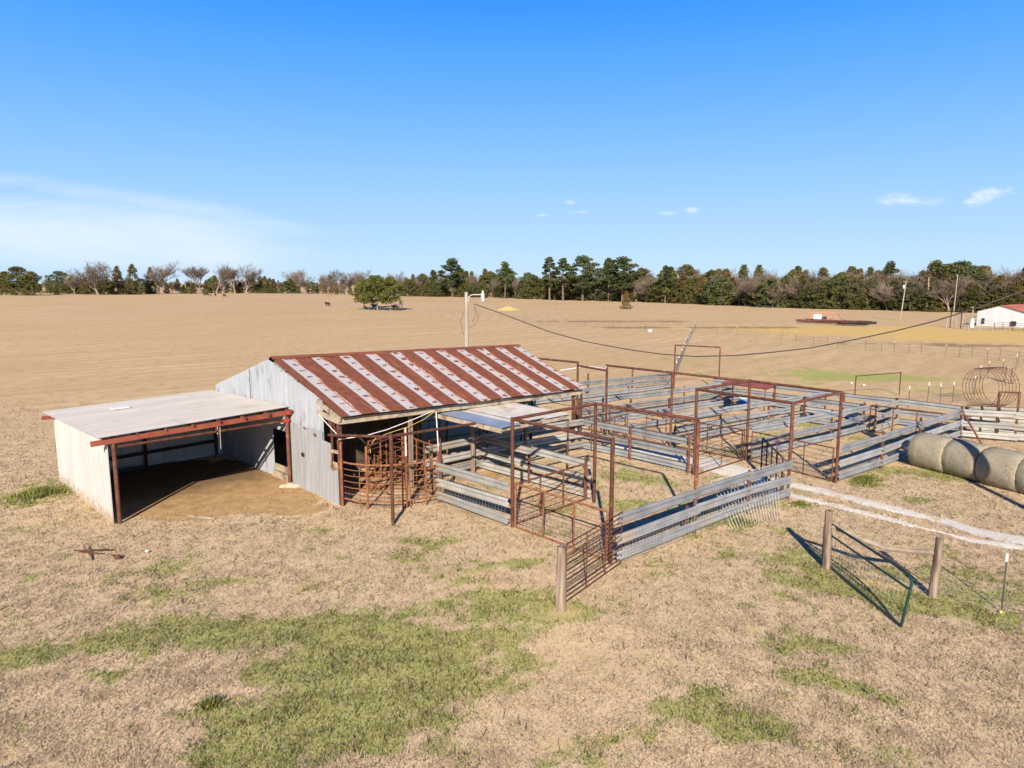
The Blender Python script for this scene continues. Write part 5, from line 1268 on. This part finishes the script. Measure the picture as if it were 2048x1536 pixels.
tpx('pine1', 1099, 601, 513, 'slim tall pine, first of the group over the wood', wide=1.35)
tpx('pine1', 1126, 602, 515, 'slim tall pine, second of the group over the wood', wide=1.45)
tpx('pine2', 1165, 602, 512, 'broad tall pine, the largest of the group over the wood', wide=1.5)
tpx('pine0', 1217, 603, 515, 'tall pine left of the double topped one', wide=1.3)
tpx('pine2', 1244, 604, 514, 'double topped tall pine at the right of the group', wide=1.4)
tpx('pine2', 1775, 617, 523, 'rounded pine rising above the right hand wood', wide=.9)
tpx('pine0', 1330, 606, 530, 'dark pine tip rising at the left end of the long right wood')
tpx('bare2', 1587, 615, 560, 'pale slim bare tree in front of the cedars behind the orange trailer', wide=.8)
tpx('bcedar0', 1252, 618, 583, 'lone bronze cedar standing in the far field', 'lone field trees', wide=1.05)
tpx('rcedar0', 38, 591, 535, 'dark rounded pine at the far left edge', wide=1.2)
tpx('rcedar1', 66, 591, 545, 'lower dark pine right of the far left one', wide=1.3)
tpx('rcedar2', 121, 588, 543, 'flat topped dark pine standing back on the left', wide=1.3)
tpx('rcedar1', 12, 590, 545, 'dense green cedar cut by the left picture edge', wide=1.2)
tpx('cedar0', 113, 589, 573, 'small pointed dark cedar alone in a gap on the left', wide=1.2)
tpx('bcedar0', 237, 589, 533, 'bronze green cedar right of the broad bare oak', wide=1.0)
tpx('cedar3', 268, 589, 529, 'tall pointed cedar left of the vase shaped bare tree', wide=.9)
tpx('cedar2', 303, 588, 536, 'narrow cedar at the foot of the vase shaped bare tree')
# green clump in the mid field
for k, (px, py, top, w, lab) in enumerate(((729, 619, 560, .9, 'left evergreen of the clump in the field'), (755, 621, 553, 1.0, 'tallest evergreen in the middle of the field clump'), (781, 621, 556, .85, 'right evergreen of the field clump'), (745, 616, 557, .9, 'rear evergreen of the field clump'))):
    tpx('green%d' % (k % 2), px, py, top, lab, 'evergreens of the field clump', wide=w)
# the edge of the woods, tree by tree
EDGE = [(-60, 591), (0, 590), (250, 588), (500, 586), (700, 588), (800, 592), (1000, 596), (1250, 603), (1400, 608), (1548, 615), (1760, 620), (1900, 624), (2048, 627), (2120, 628)]
def edge_y(px):
    for (x0, y0), (x1, y1) in zip(EDGE, EDGE[1:]):
        if px <= x1: return y0 + (y1 - y0) * (px - x0) / (x1 - x0)
    return EDGE[-1][1]
rng = random.Random(31)
TOP = [(-60, 575), (140, 566), (160, 556), (330, 562), (360, 572), (480, 562), (560, 560), (640, 572), (760, 572), (820, 562), (860, 556), (1000, 558), (1100, 550), (1300, 548), (1330, 545), (1548, 545), (1800, 548), (2120, 552)]
def top_y(px):
    for (x0, y0), (x1, y1) in zip(TOP, TOP[1:]):
        if px <= x1: return y0 + (y1 - y0) * (px - x0) / (x1 - x0)
    return TOP[-1][1]
px = 138.0; k = 0
G1 = 'cedars and bare trees forming the edge of the wood'
while px < 2110:
    right = px > 820
    yb = edge_y(px) + rng.uniform(-.6, .5); yt = top_y(px) + rng.uniform(-7, 9)
    if right: yt += 9 + rng.uniform(-6, 8)
    r = rng.random()
    key = ('cedar%d' % rng.randrange(4) if rng.random() < .55 else 'rcedar%d' % rng.randrange(3)) if r < (.60 if right else .5) else (('bcedar%d' % rng.randrange(2)) if r < (.80 if right else .68) else 'bare%d' % rng.randrange(5))
    if key.startswith('bare'): yt -= 10; lab = 'bare grey brown tree among the cedars along the wood edge'; grp = 'bare trees along the wood edge'
    elif key.startswith('bc'): lab = 'bronze tinged cedar in the continuous row along the wood edge'; grp = 'bronze cedars along the wood edge'
    else: lab = 'dark green cedar in the continuous row along the wood edge'; grp = 'green cedars along the wood edge'
    tpx(key, px, yb, yt, lab, grp, wide=rng.uniform(1.1, 1.5) if right else rng.uniform(1.0, 1.35))
    px += rng.uniform(9, 15) if right else rng.uniform(8, 15)
# taller second row behind: bare crowns over the cedars
px = 815.0
while px < 2110:
    yb = edge_y(px) - 2.2; tall = 535 if px > 1300 else 545
    if px > 1850: tall = 530
    yt = tall + rng.uniform(-9, 9); r = rng.random()
    if r < (.6 if px < 1300 else .86): key = 'bare%d' % rng.randrange(5); lab = 'taller bare brown tree rising behind the cedar row on the right'; grp = 'tall bare trees behind the cedar row'
    else: key = 'cedar%d' % rng.randrange(4); key = key if rng.random() < .5 else 'rcedar%d' % rng.randrange(3); lab = 'taller dark cedar rising behind the front cedar row on the right'; grp = 'tall cedars behind the cedar row'
    tpx(key, px, yb, yt, lab, grp, wide=rng.uniform(.9, 1.25)); px += rng.uniform(8, 13)
# broken snag
t = thing('dead_snag', G(1850, 623), 'broken pale dead trunk at the wood edge between the two far poles', 'dead tree'); c = G(1850, 623)
MB().path([c, c + Zz(5) + rv * .5, c + Zz(9.5) + rv * .2], [.45, .35, .12], 7).path([c + Zz(5.2) + rv * .5, c + Zz(6.8) + rv * 1.4, c + Zz(7.4) + rv * 2.0], [.3, .2, .06], 6).build('trunk', 'wood_pale', t)
MB().path([c + Zz(.2) + rv * .3, c + Zz(.5) + rv * 2.5, c + Zz(.2) + rv * 5], [.2, .15, .06], 6).build('fallen_limb', 'wood_pale', t)

# woodland mass behind: reads as one
def woodland():
    rng = random.Random(77); Vs, Fs, Ms, off = [], [], [], 0
    cache = {}
    for key, (t, ms) in PROTO.items():
        L = []
        for m in ms:
            co = np.empty(len(m.vertices) * 3, np.float32); m.vertices.foreach_get('co', co); L.append((co.reshape(-1, 3), [tuple(p.vertices) for p in m.polygons]))
        cache[key] = L
    for kk, (tk, cr) in MASS.items(): cache[kk] = [(np.array(m.v, np.float32), m.f) for m in (tk, cr)]
    mats = [M['twig'], M['cedar'], M['pine'], M['bark_dark'], M['cedar_brown']]; slot = {'rcedar': 1, 'bare': 0, 'cedar': 1, 'pine': 2, 'bcedar': 4}
    def put(key, loc, s, w, rz):
        nonlocal off
        c_, s_ = math.cos(rz), math.sin(rz)
        kind = key.rstrip('0123456789')
        for part, (co, fs) in enumerate(cache[key]):
            x = co[:, 0] * s * w; y = co[:, 1] * s * w
            Vs.append(np.stack([x * c_ - y * s_ + loc.x, x * s_ + y * c_ + loc.y, co[:, 2] * s + loc.z], 1))
            Fs.extend([tuple(i + off for i in f) for f in fs]); Ms.extend([3 if part == 0 and kind != 'bare' else slot[kind]] * len(fs)); off += len(co)
    for k in range(330):
        px = rng.uniform(-120, 2200); yb = edge_y(min(max(px, -60), 2119)) - rng.uniform(2.5, 6.5)
        if k > 240: px = rng.uniform(-120, 1300); yb = rng.uniform(574, 578)
        right = px > 1280
        r = rng.random(); key = 'bare%d' % rng.randrange(3) if r < (.66 if right else .5) else ('cedar%d' % rng.randrange(4) if r < .9 else 'bcedar0')
        tall = (536 if right else 556) + rng.uniform(-5, 9)
        if px < 820: tall = 559 + rng.uniform(-8, 6)
        if k > 240: tall = 562 + rng.uniform(-4, 3)
        if px > 1850: tall -= 4
        h = hpx(px, yb, tall); b = 18 if key.startswith('bare') else 8
        put(key, G(px, yb), h / b, rng.uniform(1.0, 1.4), rng.random() * 6.28)
    me = bpy.data.meshes.new('woodland'); me.from_pydata(np.concatenate(Vs).tolist(), [], Fs)
    for m in mats: me.materials.append(m)
    me.polygons.foreach_set('material_index', np.array(Ms, np.int32)); me.update()
    o = bpy.data.objects.new('woodland', me); COL.objects.link(o); tag(o, 'far off winter wood behind the edge trees', 'woodland', kind='stuff')
woodland()
for t, ms in PROTO.values():
    for ch_ in list(t.children): bpy.data.objects.remove(ch_)
    bpy.data.objects.remove(t)

# low weeds by fences and shed corner
def weeds(loc, r, h, n, label, seed=0):
    rng = random.Random(seed); mb = MB(); L = Vector(loc)
    for k in range(n):
        a = rng.random() * 6.28; q = r * abs(rng.gauss(0, .55)) * (1 + .5 * math.sin(2 * a + seed) + .3 * math.sin(5 * a)); p = L + P(q * math.cos(a), q * math.sin(a) * .8, 0); hh = h * rng.uniform(.3, 1) * max(.25, 1 - .5 * q / r)
        b = rng.random() * 6.28; w = .02 + .02 * rng.random(); l = hh * rng.uniform(.2, .9); c_ = rng.random() * 6.28
        i = len(mb.v); mb.v += [(p.x - w * math.cos(b), p.y - w * math.sin(b), -.01), (p.x + w * math.cos(b), p.y + w * math.sin(b), -.01), (p.x + l * math.cos(c_), p.y + l * math.sin(c_), hh)]; mb.f.append((i, i + 1, i + 2))
    o = mb.build('weed_clump', 'weed', None, False); o.data.transform(Matrix.Translation(-L)); o.location = L
    tag(o, label, 'weeds', 'green weed clumps', 'stuff')
weeds(G(80, 990), 1.5, .35, 1800, 'green weed bank at the left foot of the shed wall', 1)
weeds(G(1735, 962), .8, .3, 900, 'dark green weed tuft beside the fence near the hay bales', 2)
weeds(G(420, 1412), .28, .2, 350, 'small dark green tuft in the foreground grass at lower left', 3)
weeds(G(1480, 1045), .7, .2, 500, 'green weeds under the leaning wire panel', 4)
weeds(G(1600, 1010), .5, .18, 400, 'green weeds at the near edge of the white track', 5)

# ------------------------------------------------------------------ sky
wd = bpy.data.worlds.new('World'); S.world = wd; wd.use_nodes = True
nt = NT(wd.node_tree); bg = nt.n['Background']
sky = nt.new('ShaderNodeTexSky'); sky.sky_type = 'NISHITA'; sky.sun_disc = False; sky.sun_elevation = SUN_EL
sky.sun_rotation = math.atan2(SUN_DIR.x, SUN_DIR.y); sky.altitude = 150; sky.air_density = 1.0; sky.dust_density = .3; sky.ozone_density = 1.6
hs = nt.new('ShaderNodeHueSaturation'); hs.inputs['Saturation'].default_value = 1.0; nt.l.new(sky.outputs[0], hs.inputs['Color'])
dirv = nt.new('ShaderNodeTexCoord').outputs['Generated']
fwd = (UY, VY, 0); rgt = (UX, VX, 0)
yy = nt.m('MAXIMUM', nt.vm('DOT_PRODUCT', dirv, fwd), .05); xx = nt.m('DIVIDE', nt.vm('DOT_PRODUCT', dirv, rgt), yy)
sp = nt.new('ShaderNodeSeparateXYZ'); nt.l.new(dirv, sp.inputs[0]); zz = nt.m('DIVIDE', sp.outputs[2], yy)
cv = nt.new('ShaderNodeCombineXYZ'); nt.put(cv.inputs[0], xx); nt.put(cv.inputs[1], zz)
def dirxz(px, py):
    dx, dy = (px - CX) / F, (py - CY) / F; y = math.cos(PIT) - dy * math.sin(PIT); return dx / y, (-math.sin(PIT) - dy * math.cos(PIT)) / y
def cloud(px, py, rx, ry, nscale, amt, st=(1, 3.0, 1), tilt=0.0, seed=0.0, soft=.5):
    x0, z0 = dirxz(px, py); X = nt.m('SUBTRACT', xx, x0); Z = nt.m('SUBTRACT', zz, z0)
    Z2 = nt.m('SUBTRACT', Z, nt.m('MULTIPLY', X, tilt))
    d = nt.m('ADD', nt.m('POWER', nt.m('ABSOLUTE', nt.m('DIVIDE', X, rx / F)), 2), nt.m('POWER', nt.m('ABSOLUTE', nt.m('DIVIDE', Z2, ry / F)), 2))
    n = nt.noise(nt.vm('ADD', nt.scale(cv.outputs[0], st), (seed, seed * 1.7, seed)), nscale, 6, .62, .4)
    q = nt.m('ADD', nt.m('SUBTRACT', 1, d), nt.m('MULTIPLY', nt.m('SUBTRACT', n, .5), 3.0))
    return nt.m('MULTIPLY', nt.ss(q, 0, soft * 2), amt)
cl = None
for a in ((120, 455, 560, 85, 2.2, .78, (1, 5, 1), -.10, 1.0, 1.0), (380, 420, 330, 30, 3, .42, (1, 5, 1), -.16, 4.0, .8), (10, 360, 160, 22, 4, .4, (1, 5, 1), -.05, 7.0, .9),
          (1812, 400, 80, 15, 34, .8, (1, 2.4, 1), 0, 2.0, 1.0), (1982, 391, 60, 20, 30, .95, (1, 2.2, 1), .22, 3.0, .9), (1383, 420, 24, 8, 40, .5, (1, 2, 1), 0, 5.0, .7), (1335, 427, 22, 5, 40, .3, (1, 2, 1), 0, 6.0, .7),
          (1137, 404, 14, 5, 40, .35, (1, 2, 1), 0, 8.0, .7), (1165, 424, 24, 5, 40, .35, (1, 2, 1), .1, 9.0, .7), (1085, 430, 18, 4, 40, .3, (1, 2, 1), 0, 10.0, .7)):
    c = cloud(*a); cl = c if cl is None else nt.m('MAXIMUM', cl, c)
SKYMUL = .12
el = nt.m('MAXIMUM', sp.outputs[2], 0.0)
rp = nt.new('ShaderNodeValToRGB'); nt.put(rp.inputs[0], nt.m('DIVIDE', el, .9)); rp.color_ramp.interpolation = 'B_SPLINE'
E0 = rp.color_ramp.elements; E0[0].position = 0; E0[0].color = (.56, .77, .99, 1); E0[1].position = 1; E0[1].color = (.015, .085, .34, 1)
for ps, cc in ((.07, (.46, .71, 1.0)), (.20, (.22, .53, .98)), (.33, (.07, .375, 1.0)), (.43, (.014, .27, .98)), (.60, (.012, .12, .5))):
    e_ = E0.new(ps); e_.color = (*cc, 1)
skym = nt.vm('MULTIPLY', rp.outputs[0], (4.2, 4.2, 4.2))
skyc = nt.mix(.97, hs.outputs[0], skym)
wc = nt.mix(cl, skyc, (4.1, 4.25, 4.4))
nt.put(bg.inputs['Color'], wc); bg.inputs['Strength'].default_value = SKYMUL
S.view_settings.view_transform = 'Standard'; S.view_settings.look = 'None'; S.view_settings.exposure = 1.0; S.view_settings.gamma = 1
S.render.engine = 'CYCLES'
S.cycles.max_bounces = 6
